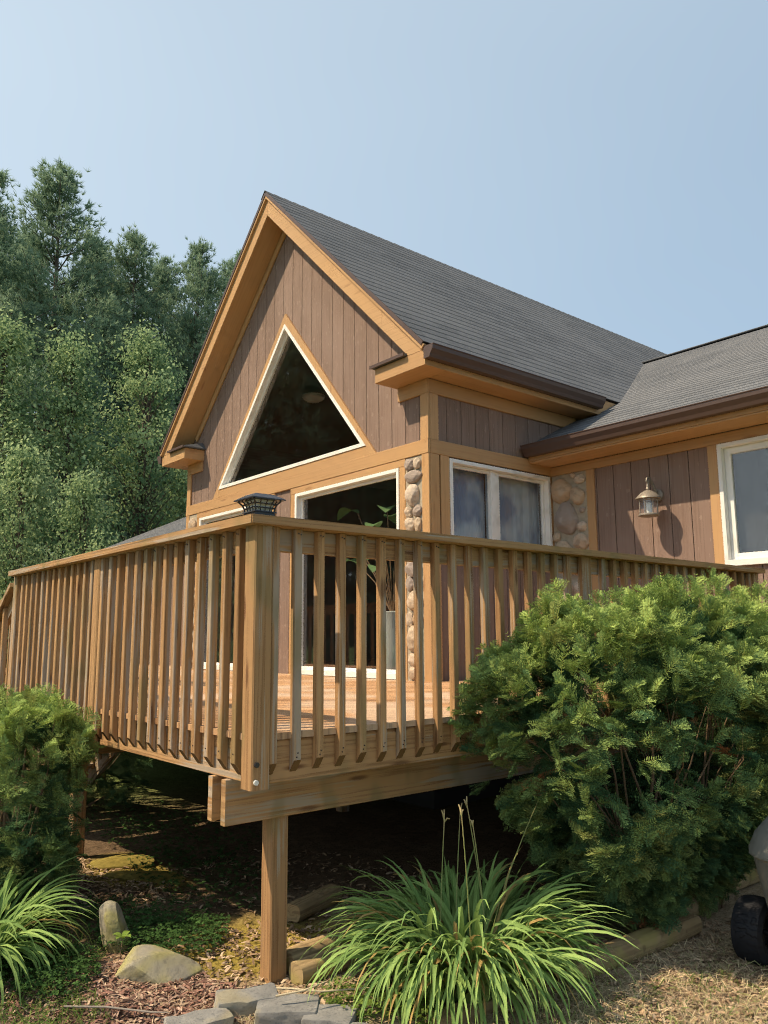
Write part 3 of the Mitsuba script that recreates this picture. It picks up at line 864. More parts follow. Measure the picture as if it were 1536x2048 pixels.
for q_ in range(8):
    a = q_ * math.pi / 4 + 0.2
    bars.append(tube(np.array([[lx + 0.088 * math.cos(a), ly + 0.088 * math.sin(a), 1.276], [lx + 0.086 * math.cos(a), ly + 0.086 * math.sin(a), 1.13]]), 0.0045, 6))
bars.append(tube(np.c_[lx + 0.088 * np.cos(np.linspace(0, 6.29, 25)), ly + 0.088 * np.sin(np.linspace(0, 6.29, 25)), np.full(25, 1.262)], 0.005, 6))
put(L_ + '__cage', bars, 'bronze', True)
put(L_ + '__glass', [lathe([(0.080, 1.275), (0.080, 1.135)], lc, 24)], 'pane', True)
put(L_ + '__bulb', [lathe([(0.0, 1.25), (0.022, 1.24), (0.024, 1.17), (0.018, 1.136)], lc, 14)], 'frost', True)

# ----------------------------------------------------------------- the deck
D = thing('wooden_deck', 'raised orange brown timber deck with baluster railing in front of the house', 'deck')
XE, YE = -3.60, 4.60           # ends of the two railings
dw = 'deck_wood'
# floor: boards laid diagonally, each a part
floor_poly = unary_union([sbox(XE, 0.030, -0.030, YF - 0.002), sbox(-9.6, 1.15, XE, YF - 0.002), sbox(XL - 0.02, 2.6, XE, YF - 0.002), sbox(XS + 0.03, YF - 0.01, -0.030, YW - 0.04), sbox(-9.6, 2.0, XL - 0.04, 3.64)])
gone = unary_union([sbox(-2.74, YF - 0.10, -2.40, YF)])
c45 = math.sqrt(0.5)
pitch = 0.143
mids = np.arange(-13, 13, pitch)
for m_ in mids:
    a = np.array([m_ * c45, -m_ * c45])
    e1 = np.array([c45, c45])
    n1 = np.array([c45, -c45])
    strip = Polygon([a - e1 * 14 - n1 * (pitch / 2 - 0.0018), a + e1 * 14 - n1 * (pitch / 2 - 0.0018), a + e1 * 14 + n1 * (pitch / 2 - 0.0018), a - e1 * 14 + n1 * (pitch / 2 - 0.0018)])
    g = strip.intersection(floor_poly)
    parts = []
    for gg in getattr(g, 'geoms', [g]):
        if gg.is_empty or gg.geom_type != 'Polygon' or gg.area < 0.002:
            continue
        pc = np.array(gg.exterior.coords)[:-1]
        if len(pc) < 3:
            continue
        m3 = trimesh.creation.extrude_polygon(gg, 0.028, engine='earcut')
        v = np.array(m3.vertices)
        uvc = np.c_[uid() * 16.0 + 8 + (v[:, :2] @ e1) * 0.5, v[:, :2] @ n1]
        v[:, 2] += DZ - 0.028
        parts.append((v, np.array(m3.faces), uvc))
    if parts:
        put(sub(D, 'floor_board'), parts, 'floor_wood')

# rim boards
put(D + '__rim_board', [bx(-0.083, -0.045, 0.04, YE - 0.02, -0.605, -0.431)], dw, label='weathered pale rim board under the right railing')
put(D + '__rim_board_001', [bx(XE, -0.089, 0.045, 0.083, -0.605, -0.431)], dw)
# joists under the floor, running along x
for y_ in np.arange(0.45, 3.2, 0.405):
    put(sub(D, 'joist'), [bx(-9.5 if y_ > 1.2 else XE + 0.01, -0.085, y_ - 0.019, y_ + 0.019, -0.60, -0.432)], dw)
put(sub(D, 'joist'), [bx(-9.5, XE - 0.002, 1.16, 1.20, -0.605, -0.431)], dw)
# doubled beams on posts
for x_ in (-0.25, -2.81, -5.6, -8.4):
    ys = 0.022 if x_ > -3 else 1.25
    put(sub(D, 'beam'), [bx(x_ - 0.038, x_, ys, YE - 0.1 if x_ > -1 else YF - 0.05, -0.800, -0.607)], dw)
    put(sub(D, 'beam'), [bx(x_ - 0.165, x_ - 0.127, ys + 0.004, YE - 0.1 if x_ > -1 else YF - 0.05, -0.798, -0.607)], dw)
    for yp in (0.285, 2.6) if x_ > -3 else (1.5,):
        put(sub(D, 'support_post'), [bx(x_ - 0.1268, x_ - 0.0382, yp, yp + 0.089, GZ - 0.15, -0.62, 0.005)], dw)
# top rails behind the balusters
put(D + '__top_rail', [bx(-0.083, -0.045, 0.09, YE - 0.02, 0.380, 0.482)], dw)
put(D + '__top_rail_001', [bx(XE + 0.09, -0.09, 0.045, 0.083, 0.380, 0.482)], dw)
# flat caps with a mitred corner
CZ0, CZ1 = 0.483, 0.520
for poly, nm, gr in ((Polygon([(0.050, -0.050), (0.050, YE + 0.02), (-0.090, YE + 0.02), (-0.090, 0.090)]), '__cap_rail', 'b'),
                     (Polygon([(0.0475, -0.050), (-0.0925, 0.090), (XE + 0.02, 0.090), (XE + 0.02, -0.050)]), '__cap_rail_001', 'a')):
    put(D + nm, ext(poly.buffer(-0.003).buffer(0.003), CZ1 - CZ0, (0, 0, CZ0), (1, 0, 0), (0, 1, 0), (0, 0, 1), gr), dw)


def rail_post(x0, x1, y0, y1, z0=-0.618, z1=0.4825):
    put(sub(D, 'rail_post'), [bx(x0, x1, y0, y1, z0, z1, 0.006)], dw)


rail_post(-0.089, 0.0, 0.0, 0.089)
labels[D + '__rail_post'] = {'label': 'large corner post with grey weathered right face'}
rail_post(-0.089 + 0.046, 0.001, 2.300, 2.389)
rail_post(-0.043, 0.0, YE - 0.09, YE)
rail_post(-1.895, -1.806, -0.001, 0.044)
rail_post(XE, XE + 0.089, 0.0, 0.044)
br = np.random.default_rng(21)


def baluster(x, y, face):
    """A 38 mm square picket whose foot is cut at 45 degrees; face = outward direction."""
    j = br.uniform(-0.003, 0.003, 2)
    f_ = np.array([*face, 0.0])
    c = np.array([x, y, 0.0])
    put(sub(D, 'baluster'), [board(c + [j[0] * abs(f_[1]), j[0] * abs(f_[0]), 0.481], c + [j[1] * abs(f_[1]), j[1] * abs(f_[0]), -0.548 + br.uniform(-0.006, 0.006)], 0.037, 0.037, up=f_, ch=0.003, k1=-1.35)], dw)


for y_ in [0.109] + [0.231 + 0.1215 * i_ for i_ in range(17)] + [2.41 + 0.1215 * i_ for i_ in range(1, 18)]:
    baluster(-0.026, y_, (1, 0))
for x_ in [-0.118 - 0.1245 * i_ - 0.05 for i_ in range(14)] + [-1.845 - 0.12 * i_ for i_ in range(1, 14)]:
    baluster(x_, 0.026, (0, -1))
nails = []
for y_ in [0.231 + 0.1215 * i_ for i_ in range(8)]:
    for dy, z_ in ((-0.006, 0.462), (0.007, 0.458), (0.002, -0.488), (-0.004, -0.505)):
        nails.append(tm(trimesh.creation.cylinder(0.0033, 0.003, sections=8, transform=trimesh.transformations.rotation_matrix(np.pi / 2, [0, 1, 0])).apply_translation((-0.0068, y_ + dy, z_))))
for x_ in [-0.118 - 0.1245 * i_ - 0.05 for i_ in range(8)]:
    for dx, z_ in ((-0.006, 0.462), (0.007, 0.458), (0.002, -0.488)):
        nails.append(tm(trimesh.creation.cylinder(0.0033, 0.003, sections=8, transform=trimesh.transformations.rotation_matrix(np.pi / 2, [1, 0, 0])).apply_translation((x_ + dx, 0.0068, z_))))
put(D + '__nail_head', nails, 'black_metal')
labels[D + '__nail_head'] = {'label': 'small dark nail heads at the ends of the balusters', 'kind': 'stuff'}
bolt = trimesh.creation.cylinder(0.011, 0.012, sections=12, transform=trimesh.transformations.rotation_matrix(np.pi / 2, [0, 1, 0]))
put(D + '__bolt', [tm(bolt.copy().apply_translation((0.004, 0.020, -0.585)))], 'frost')
put(D + '__bolt_001', [tm(bolt.copy().apply_translation((0.004, 0.022, -0.515)))], 'black_metal')
# lower railing along the far edge of the deck and the stair that goes down at the left end
put(D + '__top_rail_002', [bx(-9.6, XE - 0.3, 1.05, 1.09, 0.36, 0.46), bx(-9.6, XE - 0.3, 1.0, 1.14, 0.462, 0.50)], dw)
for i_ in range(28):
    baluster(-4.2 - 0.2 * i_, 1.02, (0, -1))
for yy in (0.02, 1.02):
    put(sub(D, 'stair_rail'), [board((XE - 0.005, yy + 0.02, 0.42), (XE - 1.5, yy + 0.02, -0.53), 0.13, 0.038), board((XE - 0.02, yy + 0.03, 0.34), (XE - 1.5, yy + 0.03, -0.60), 0.038, 0.09)], dw)
    put(sub(D, 'stair_stringer'), [board((XE - 0.005, yy + 0.02, -0.58), (XE - 1.6, yy + 0.02, -1.56), 0.038, 0.24)], dw)
    for i_ in range(8):
        xx = XE - 0.24 - 0.16 * i_
        zt = 0.40 - 0.63 * (XE - xx)
        put(sub(D, 'stair_baluster'), [board((xx, yy, zt), (xx, yy, zt - 1.0), 0.037, 0.037, up=(0, -1, 0))], dw)
for i_ in range(5):
    put(sub(D, 'stair_tread'), [bx(XE - 0.30 - 0.27 * i_, XE - 0.02 - 0.27 * i_, 0.05, 1.0, -0.60 - 0.18 * i_, -0.562 - 0.18 * i_)], dw)

# ----------------------------------------------------------------- solar lamp on the corner post
S_ = thing('post_cap_lamp', 'small black solar lamp with latticed sides on the corner post', 'lamp')
cx_, cy_ = -0.046, 0.044


def pyramid(w0, w1, z0, z1):
    v = np.array([[cx_ + a * w, cy_ + b * w, z] for w, z in ((w0, z0), (w1, z1)) for a, b in ((-1, -1), (1, -1), (1, 1), (-1, 1))])
    f = [[0, 2, 1], [0, 3, 2], [4, 5, 6], [4, 6, 7]]
    for i_ in range(4):
        j_ = (i_ + 1) % 4
        f += [[i_, j_, j_ + 4], [i_, j_ + 4, i_ + 4]]
    return v, np.array(f), v[:, :2]


put(S_ + '__base', [pyramid(0.049, 0.049, 0.5205, 0.540), pyramid(0.056, 0.054, 0.5405, 0.5455)], 'black_metal')
ribs = []
for i_ in range(4):
    for t_ in (-1, -0.5, 0, 0.5, 1):
        d0, d1 = ((t_, -1), (1, t_), (-t_, 1), (-1, -t_))[i_], None
        pth = [np.array([cx_ + d0[0] * w, cy_ + d0[1] * w, z]) for w, z in ((0.046, 0.545), (0.048, 0.560), (0.055, 0.577), (0.068, 0.594))]
        ribs.append(tube(pth, 0.0042 if abs(t_) == 1 else 0.003, 6))
    for w, z in ((0.0482, 0.561), (0.0555, 0.5775)):
        c_ = [((-1, -1), (1, -1)), ((1, -1), (1, 1)), ((1, 1), (-1, 1)), ((-1, 1), (-1, -1))][i_]
        ribs.append(tube(np.array([[cx_ + c_[0][0] * w, cy_ + c_[0][1] * w, z], [cx_ + c_[1][0] * w, cy_ + c_[1][1] * w, z]]), 0.0028, 6))
put(S_ + '__lattice', ribs, 'black_metal', True)
put(S_ + '__lens', [pyramid(0.036, 0.048, 0.546, 0.594)], 'frost')
put(S_ + '__roof', [pyramid(0.083, 0.083, 0.5945, 0.5985), pyramid(0.083, 0.050, 0.599, 0.619)], 'black_metal')
put(S_ + '__solar_panel', [pyramid(0.047, 0.046, 0.6195, 0.6215)], 'solar_glass')


# ----------------------------------------------------------------- plants
def rot_basis(d):
    d = d / np.linalg.norm(d, axis=-1, keepdims=True)
    ref = np.where(np.abs(d[..., 2:3]) > 0.92, np.array([1.0, 0, 0]), np.array([0, 0, 1.0]))
    s = np.cross(d, ref)
    s /= np.linalg.norm(s, axis=-1, keepdims=True)
    return d, s, np.cross(s, d)


def needles(pos, dirs, up, length, cols, r, K=9):
    """Shoots with two rows of flat needles: pos, dirs, up (n, 3), length (n,), cols (n, 3)."""
    n = len(pos)
    d = dirs / np.linalg.norm(dirs, axis=1, keepdims=True)
    s = np.cross(d, up)
    s /= np.linalg.norm(s, axis=1, keepdims=True) + 1e-9
    u = np.cross(s, d)
    t = (np.arange(K) + 0.6) / K
    base = pos[:, None] + d[:, None] * (t[None, :, None] * length[:, None, None]) - u[:, None] * ((t ** 2)[None, :, None] * 0.10 * length[:, None, None])
    V, Cc = [], []
    nl = 0.024 * (1.1 - 0.5 * t)[None, :, None] * r.uniform(0.8, 1.2, (n, K, 1))
    for side in (-1, 1):
        nd = d[:, None] * 0.60 + side * s[:, None] * 0.82 + u[:, None] * (0.22 + r.normal(0, 0.16, (n, K, 1)))
        nd /= np.linalg.norm(nd, axis=-1, keepdims=True)
        wd = np.cross(nd, u[:, None] + 0.25 * r.normal(size=(n, K, 3)))
        wd /= np.linalg.norm(wd, axis=-1, keepdims=True)
        mid = base + nd * nl * 0.5
        w = 0.0026
        V.append(np.stack([base, mid + wd * w, base + nd * nl, mid - wd * w], 2).reshape(-1, 3))
        Cc.append(np.repeat(np.repeat(cols, K, 0) * r.uniform(0.8, 1.2, (n * K, 1)), 4, 0))
    e = pos + d * length[:, None] - u * 0.10 * length[:, None]
    V.append(np.stack([pos + s * 0.0014, e, pos - s * 0.0014, pos - u * 0.0014], 1).reshape(-1, 3))
    Cc.append(np.repeat(cols * [0.95, 0.75, 0.6], 4, 0))
    return np.vstack(V), np.vstack(Cc)


def shrub(key, centre, radii, seed, n_tips, hole=None, power=0.60, twigs=130, foot=0.8, pull=(0.0, 0.0)):
    """Flat sprays of needled shoots over a lumpy rounded box; each spray = a leading shoot with side shoots in one plane."""
    r = np.random.default_rng(seed)
    centre, radii = np.asarray(centre, float), np.asarray(radii, float)
    base = np.array([centre[0], centre[1], GZ])
    hub = r.normal(size=(n_tips // 4, 3))
    hub /= np.linalg.norm(hub, axis=1, keepdims=True)
    d0 = hub[r.integers(0, len(hub), n_tips * 2)] + 0.075 * r.normal(size=(n_tips * 2, 3))
    d0 /= np.linalg.norm(d0, axis=1, keepdims=True)
    shape = np.sign(d0) * np.abs(d0) ** power
    lump = 1 + 0.55 * (meshkit.fbm(d0 * 3.2 + seed, 3, seed) - 0.5)
    tips = centre + shape * radii * lump[:, None]
    tap = np.clip(foot + (1 - foot) * (tips[:, 2] - GZ) / 0.95, foot, 1)[:, None]
    tips[:, :2] = centre[:2] + (tips[:, :2] - centre[:2]) * tap + (1 - tap) * np.asarray(pull)
    keep = (tips[:, 2] > GZ + 0.08)
    if hole is not None:
        keep &= np.array([hole(t_) < r.random() for t_ in tips])
    tips, d0 = tips[keep][:n_tips], d0[keep][:n_tips]
    n = len(tips)
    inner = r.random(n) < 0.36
    tips = centre + (tips - centre) * np.where(inner, r.uniform(0.60, 0.90, n), r.uniform(0.93, 1.04, n))[:, None]
    out = d0 * [1, 1, 0.75] + r.normal(0, 0.42, (n, 3)) + np.where(d0[:, 2:3] > 0.25, 0.55, 0.15) * [0, 0, 1]
    out /= np.linalg.norm(out, axis=1, keepdims=True)
    up = np.array([0, 0, 1.0]) + 0.45 * r.normal(size=(n, 3)) + 0.5 * d0 * [1, 1, 0]
    L = r.uniform(0.09, 0.17, n)
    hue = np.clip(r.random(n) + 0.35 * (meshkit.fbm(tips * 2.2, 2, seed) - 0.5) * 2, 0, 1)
    lit = np.clip(0.22 + 0.65 * np.clip(d0[:, 2] + 0.25, 0, 1) + 0.55 * (hue - 0.5), 0, 1) * (~inner)  # sunlit tops and shaded inner sprays are painted into the shoot colour
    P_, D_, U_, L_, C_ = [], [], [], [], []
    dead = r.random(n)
    dark, young_lit, pale = np.array([0.060, 0.130, 0.062]), np.array([0.430, 0.550, 0.155]), np.array([0.26, 0.28, 0.10])
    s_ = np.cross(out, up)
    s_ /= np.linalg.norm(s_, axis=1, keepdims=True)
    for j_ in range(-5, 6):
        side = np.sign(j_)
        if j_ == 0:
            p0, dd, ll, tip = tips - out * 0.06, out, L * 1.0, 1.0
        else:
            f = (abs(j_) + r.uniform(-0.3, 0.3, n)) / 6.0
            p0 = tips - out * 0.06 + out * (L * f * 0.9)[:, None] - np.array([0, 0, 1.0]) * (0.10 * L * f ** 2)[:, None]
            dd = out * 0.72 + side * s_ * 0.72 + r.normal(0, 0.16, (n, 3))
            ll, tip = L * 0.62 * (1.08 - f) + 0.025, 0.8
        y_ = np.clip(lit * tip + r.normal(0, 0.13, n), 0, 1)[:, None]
        c = dark * (1 - y_) + young_lit * y_
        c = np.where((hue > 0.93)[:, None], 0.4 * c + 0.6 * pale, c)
        c = np.where((dead < 0.0018)[:, None], np.array([0.36, 0.15, 0.07]), c)      # a few rusty dead tips
        P_.append(p0)
        D_.append(dd)
        U_.append(up)
        L_.append(ll)
        C_.append(c)
    P_, D_, U_, L_, C_ = np.vstack(P_), np.vstack(D_), np.vstack(U_), np.hstack(L_), np.vstack(C_)
    ok = P_[:, 2] > GZ + 0.03
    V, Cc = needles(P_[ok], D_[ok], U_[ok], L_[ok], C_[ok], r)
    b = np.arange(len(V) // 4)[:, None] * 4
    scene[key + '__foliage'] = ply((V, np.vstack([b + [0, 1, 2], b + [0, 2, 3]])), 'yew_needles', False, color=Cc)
    st = []
    stems = [base + np.r_[r.normal(0, 0.10, 2) * radii[:2] * 2 + 0.6 * np.asarray(pull), -0.05] for _ in range(8)]
    for k_ in r.permutation(n)[:twigs]:
        s0 = stems[int(np.argmin([np.linalg.norm(q_ - tips[k_]) + r.random() * 0.3 for q_ in stems]))]
        t_ = np.linspace(0, 1, 8)[:, None]
        midp = s0 + (tips[k_] - s0) * [0.30, 0.30, 0.60] + r.normal(0, 0.06, 3)
        pth = (1 - t_) ** 2 * s0 + 2 * t_ * (1 - t_) * midp + t_ ** 2 * tips[k_]
        pth[1:-1] += r.normal(0, 0.016, (6, 3))
        st.append(tube(pth, np.linspace(r.uniform(0.006, 0.013), 0.002, 8), 5))
    put(key + '__branches', st, 'twig', True)
    return key


Y1 = thing('yew_shrub', 'large dark green yew bush with bright top against the right railing', 'shrub', 'yew bushes round the deck')
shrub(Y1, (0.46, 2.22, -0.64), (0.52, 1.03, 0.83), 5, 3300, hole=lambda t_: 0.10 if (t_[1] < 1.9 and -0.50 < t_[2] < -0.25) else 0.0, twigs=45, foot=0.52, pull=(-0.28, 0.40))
Y2 = thing('yew_shrub', 'second yew bush behind the large one at the right edge of the photo', 'shrub', 'yew bushes round the deck')
shrub(Y2, (0.62, 4.1, -0.50), (0.58, 1.0, 0.80), 6, 1000, twigs=30)
Y3 = thing('yew_shrub', 'yew bush at the far left in front of the left railing', 'shrub', 'yew bushes round the deck')
shrub(Y3, (-2.05, -0.36, -0.88), (0.60, 0.29, 0.52), 8, 1150, twigs=40)
Y4 = thing('yew_shrub', 'added yew bush beyond the deck stairs, hiding sunlit ground below the deck', 'shrub', 'yew bushes round the deck')
shrub(Y4, (-4.75, 0.85, -1.05), (1.05, 0.55, 0.44), 9, 450, twigs=25)  # added to block the view of sunlit ground under the deck


def daylily(key, centre, n, seed, length=(0.55, 0.9), spread=0.14, scapes=8, up=(0.9, 1.35)):
    r = np.random.default_rng(seed)
    Vs, Fs, Cs, nv = [], [], [], 0
    S = 11
    for k_ in range(n):
        a = r.uniform(0, 2 * np.pi)
        L = r.uniform(*length)
        b = np.array(centre) + [math.cos(a) * spread * r.random() ** 0.5, math.sin(a) * spread * r.random() ** 0.5, 0]
        az = a + r.normal(0, 0.45)
        el0 = np.clip(r.uniform(*up), 0.5, 1.5)
        droop = r.uniform(1.3, 3.0) + 0.5 * (r.random() < 0.2)
        t = np.linspace(0, 1, S)
        kink = r.uniform(0.35, 0.8)
        el = el0 - droop * t ** r.uniform(1.1, 1.8) - (0.9 * r.random() * np.clip((t - kink) * 8, 0, 1) if r.random() < 0.25 else 0)
        h = np.array([math.cos(az), math.sin(az), 0])
        seg = L / (S - 1)
        stepv = np.cos(el)[:, None] * h + np.sin(el)[:, None] * np.array([0, 0, 1.0])
        pth = b + np.vstack([[0, 0, 0], np.cumsum(stepv[:-1] * seg, 0)])
        pth[:, 2] = np.maximum(pth[:, 2], centre[2] + 0.012 + 0.02 * r.random())
        side = np.cross(h, [0, 0, 1.0])
        tw = r.normal(0, 0.5) * t
        sd_ = np.cos(tw)[:, None] * side + np.sin(tw)[:, None] * np.array([0, 0, 1.0])
        w = (0.0092 * r.uniform(0.7, 1.35) * np.clip(1.15 - t ** 3 * 1.1, 0.02, 1) * np.clip(t * 6 + 0.5, 0, 1))[:, None]
        nrm = np.cross(sd_, stepv)
        q = np.stack([pth - sd_ * w + nrm * w * 0.35, pth - nrm * 0.0, pth + sd_ * w + nrm * w * 0.35], 1).reshape(-1, 3)
        i_ = np.arange(S - 1)[:, None] * 3
        f = np.vstack([i_ + [0, 1, 4], i_ + [0, 4, 3], i_ + [1, 2, 5], i_ + [1, 5, 4]])
        g = r.random()
        col = np.array([0.14, 0.240, 0.075]) * (1 - g) + np.array([0.33, 0.47, 0.150]) * g
        if r.random() < 0.045:
            col = np.array([0.42, 0.30, 0.12])
        cs = np.repeat((col * (0.85 + 0.3 * t[:, None])), 3, 0)
        Vs.append(q)
        Fs.append(f + nv)
        Cs.append(cs)
        nv += len(q)
    scene[key + '__leaves'] = ply((np.vstack(Vs), np.vstack(Fs)), 'blade', True, color=np.vstack(Cs))
    for k_ in range(scapes):
        a = r.uniform(0, 2 * np.pi)
        b = np.array(centre) + [0.12 * math.cos(a), 0.12 * math.sin(a), 0]
        lean = r.normal(0, 0.16, 2)
        hgt = r.uniform(0.62, 0.82)
        t = np.linspace(0, 1, 6)
        pth = b + np.c_[lean[0] * t ** 1.5, lean[1] * t ** 1.5, hgt * t]
        parts = [tube(pth, np.linspace(0.0032, 0.0022, 6), 5)]
        for q_ in range(3):
            tip = pth[-1] + r.normal(0, 0.012, 3) + [0, 0, 0.012]
            parts.append(tube(np.array([pth[-1] - [0, 0, 0.02], pth[-1] * 0.5 + tip * 0.5, tip]), [0.002, 0.0035, 0.0025], 5))
        V_, F_, U_ = cat(parts)
        cl = np.where(V_[:, 2:3] > pth[-1][2] - 0.015, [[0.38, 0.30, 0.16]], [[0.24, 0.27, 0.10]])
        scene[sub(key, 'flower_stalk')] = ply((V_, F_), 'litter', True, color=cl)


D1 = thing('daylily', 'large daylily clump with arching leaves and bare stalks beside the deck post', 'plant', 'daylily clumps in front of the deck')
daylily(D1, (0.30, 0.90, GZ - 0.01), 980, 3, (0.40, 0.71), 0.25, 6, (1.0, 1.5))
D2 = thing('daylily', 'smaller daylily clump cut off by the left edge of the photo', 'plant', 'daylily clumps in front of the deck')
daylily(D2, (-1.30, -0.70, GZ - 0.01), 280, 4, (0.42, 0.68), 0.16, 0)


# ----------------------------------------------------------------- trees
def star_tufts(pos, axis, size, shade, r, K=9, spread=0.8, w=0.10):
    n = len(pos)
    d = axis[:, None] + r.normal(size=(n, K, 3)) * spread
    d /= np.linalg.norm(d, axis=-1, keepdims=True)
    s = np.cross(d, r.normal(size=(n, K, 3)))
    s /= np.linalg.norm(s, axis=-1, keepdims=True)
    L = size[:, None, None] * r.uniform(0.7, 1.2, (n, K, 1))
    b = np.broadcast_to(pos[:, None], (n, K, 3))
    V = np.stack([b - s * L * w, b + s * L * w, b + d * L], 2).reshape(-1, 3)
    F = np.arange(len(V)).reshape(-1, 3)
    sh = np.repeat(np.clip(np.repeat(shade, K) + r.normal(0, 0.12, n * K), 0, 1), 3)
    return V, F, np.c_[sh, sh]


def make_pine(seed, Hh, Rr, low=0.12):
    r = np.random.default_rng(seed)
    limbs = [tube(np.c_[0.10 * np.sin(np.linspace(0, 3, 12) + seed), 0.10 * np.cos(np.linspace(0, 2, 12)), np.linspace(-0.5, Hh * 0.985, 12)], np.linspace(0.022 * Hh ** 0.9, 0.012, 12), 8)]
    P_, A_, S_z, Sh = [], [], [], []
    z = Hh * low
    while z < Hh * 0.985:
        t = min(max((z / Hh - low) / (1 - low), 0.0), 1.0)
        prof = (1 - t) ** 0.72 * (0.56 + 0.9 * min(1, t * 4 + 0.25)) * 0.85 + 0.05
        for b in range(r.integers(4, 7)):
            az = r.uniform(0, 2 * np.pi)
            L = Rr * prof * r.uniform(0.55, 1.25)
            if r.random() < 0.13:
                continue
            el = -0.12 + 0.95 * t ** 1.5 + r.normal(0, 0.12)
            h = np.array([math.cos(az), math.sin(az), 0])
            q = np.linspace(0, 1, 7)[:, None]
            pth = np.array([0, 0, z]) + h * L * q * math.cos(el) + np.array([0, 0, 1]) * (L * q * math.sin(el) + 0.22 * L * q ** 2)
            limbs.append(tube(pth, np.linspace(0.035 * L / 3 + 0.012, 0.006, 7), 4))
            m = max(8, int(L * 34))
            u = r.uniform(0.28, 1.0, m) ** 0.8
            lat = r.normal(0, 1, (m, 3)) * [0.36, 0.36, 0.12] * (0.25 + 0.75 * (1 - np.abs(u - 0.65))[:, None]) * min(1.0, 0.3 + L / 3)
            at = np.array([0, 0, z]) + h * L * u[:, None] * math.cos(el) + np.array([0, 0, 1]) * (L * u[:, None] * math.sin(el) + 0.22 * L * u[:, None] ** 2) + lat
            P_.append(at)
            A_.append(h * 0.55 * np.ones((m, 1)) + [0, 0, 0.75] + lat * 0.6)
            S_z.append(np.full(m, 0.20))
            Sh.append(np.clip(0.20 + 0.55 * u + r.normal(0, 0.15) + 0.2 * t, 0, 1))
        z += r.uniform(0.34, 0.55) * (0.6 + 0.5 * (1 - t))
    # leader shoots at the top
    m = 70
    tt = r.random(m)
    P_.append(np.c_[r.normal(0, 0.22, m) * tt, r.normal(0, 0.22, m) * tt, Hh * (1.0 - 0.11 * tt)])
    A_.append(np.c_[r.normal(0, 0.3, (m, 2)), np.full(m, 1.4)])
    S_z.append(np.full(m, 0.19))
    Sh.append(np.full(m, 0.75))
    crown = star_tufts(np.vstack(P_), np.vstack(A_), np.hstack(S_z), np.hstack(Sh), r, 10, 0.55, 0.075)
    return cat(limbs), crown


def make_broadleaf(seed, Hh, Rr, n_clump, per, size=0.075, low=0.10, taper=1.2):
    r = np.random.default_rng(seed)
    limbs = [tube(np.c_[0.12 * np.sin(np.linspace(0, 3, 10) + seed), 0.1 * np.cos(np.linspace(0, 2, 10) + seed), np.linspace(-0.4, Hh * 0.93, 10)], np.linspace(0.012 * Hh + 0.02, 0.012, 10), 7)]
    pos, nrm, sh = [], [], []
    for k_ in range(n_clump):
        t = low + (1 - low) * r.random() ** 0.9
        prof = Rr * max(0.0, 1 - ((t - low) / (1 - low)) ** taper) ** 0.8 * (0.55 + 0.45 * min(1, (t - low) * 5)) + 0.15
        a = r.uniform(0, 2 * np.pi)
        rad = prof * r.random() ** 0.45 * (1 + 0.35 * math.sin(3 * a + 9 * t + seed))
        c = np.array([math.cos(a) * rad, math.sin(a) * rad, Hh * t])
        s0 = np.array([0, 0, max(0.3, Hh * t - 0.55 * rad - 0.5)])
        q = np.linspace(0, 1, 5)[:, None]
        limbs.append(tube(s0 + (c - s0) * q + [0, 0, 0.15] * (q * (1 - q) * 4), np.linspace(0.012 + 0.008 * rad, 0.004, 5), 4))
        cr = r.uniform(0.16, 0.40)
        o = r.normal(size=(per, 3)) * cr * [1, 1, 0.62]
        pos.append(c + o)
        n_ = r.normal(size=(per, 3)) * 0.7 + [0, 0, 0.8] + o / cr * 0.4
        nrm.append(n_)
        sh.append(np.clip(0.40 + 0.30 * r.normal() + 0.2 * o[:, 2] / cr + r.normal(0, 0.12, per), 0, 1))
    pos, nrm, sh = np.vstack(pos), np.vstack(nrm), np.hstack(sh)
    d, s, u = rot_basis(nrm)
    ang = r.uniform(0, 2 * np.pi, (len(pos), 1))
    a_, b_ = s * np.cos(ang) + u * np.sin(ang), u * np.cos(ang) - s * np.sin(ang)
    L = size * r.uniform(0.7, 1.3, (len(pos), 1))
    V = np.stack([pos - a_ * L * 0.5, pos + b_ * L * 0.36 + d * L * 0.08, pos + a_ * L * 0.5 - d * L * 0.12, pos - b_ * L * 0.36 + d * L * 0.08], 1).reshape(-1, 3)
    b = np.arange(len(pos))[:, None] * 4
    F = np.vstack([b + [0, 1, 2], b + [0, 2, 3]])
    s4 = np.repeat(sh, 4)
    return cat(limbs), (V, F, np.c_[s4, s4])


def plant_tree(name, label, category, proto, x, y, z, sc, rotz, bs, group=None, sxy=1.0):
    k_ = thing(name, label, category, group)
    tw = T().translate([x, y, z]).rotate([0, 0, 1], rotz).scale([sc * sxy, sc * sxy, sc])
    for part, source in zip(('trunk', 'crown'), proto):
        scene[f'{k_}__{part}'] = {'type': 'instance', 'to_world': tw, 'source': {'type': 'ref', 'id': source}}


def proto_of(pair, leafmat, smooth=False):
    (lv, lf, lu), (cv, cf, cu) = pair
    i_ = sum(k.startswith('crown_source') for k in scene)
    scene[f'trunk_source_{i_}'] = {'type': 'shapegroup', 'trunk': ply((lv, lf), 'bark', True, uv=lu)}
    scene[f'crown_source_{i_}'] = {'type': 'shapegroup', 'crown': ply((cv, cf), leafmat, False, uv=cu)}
    return f'trunk_source_{i_}', f'crown_source_{i_}'


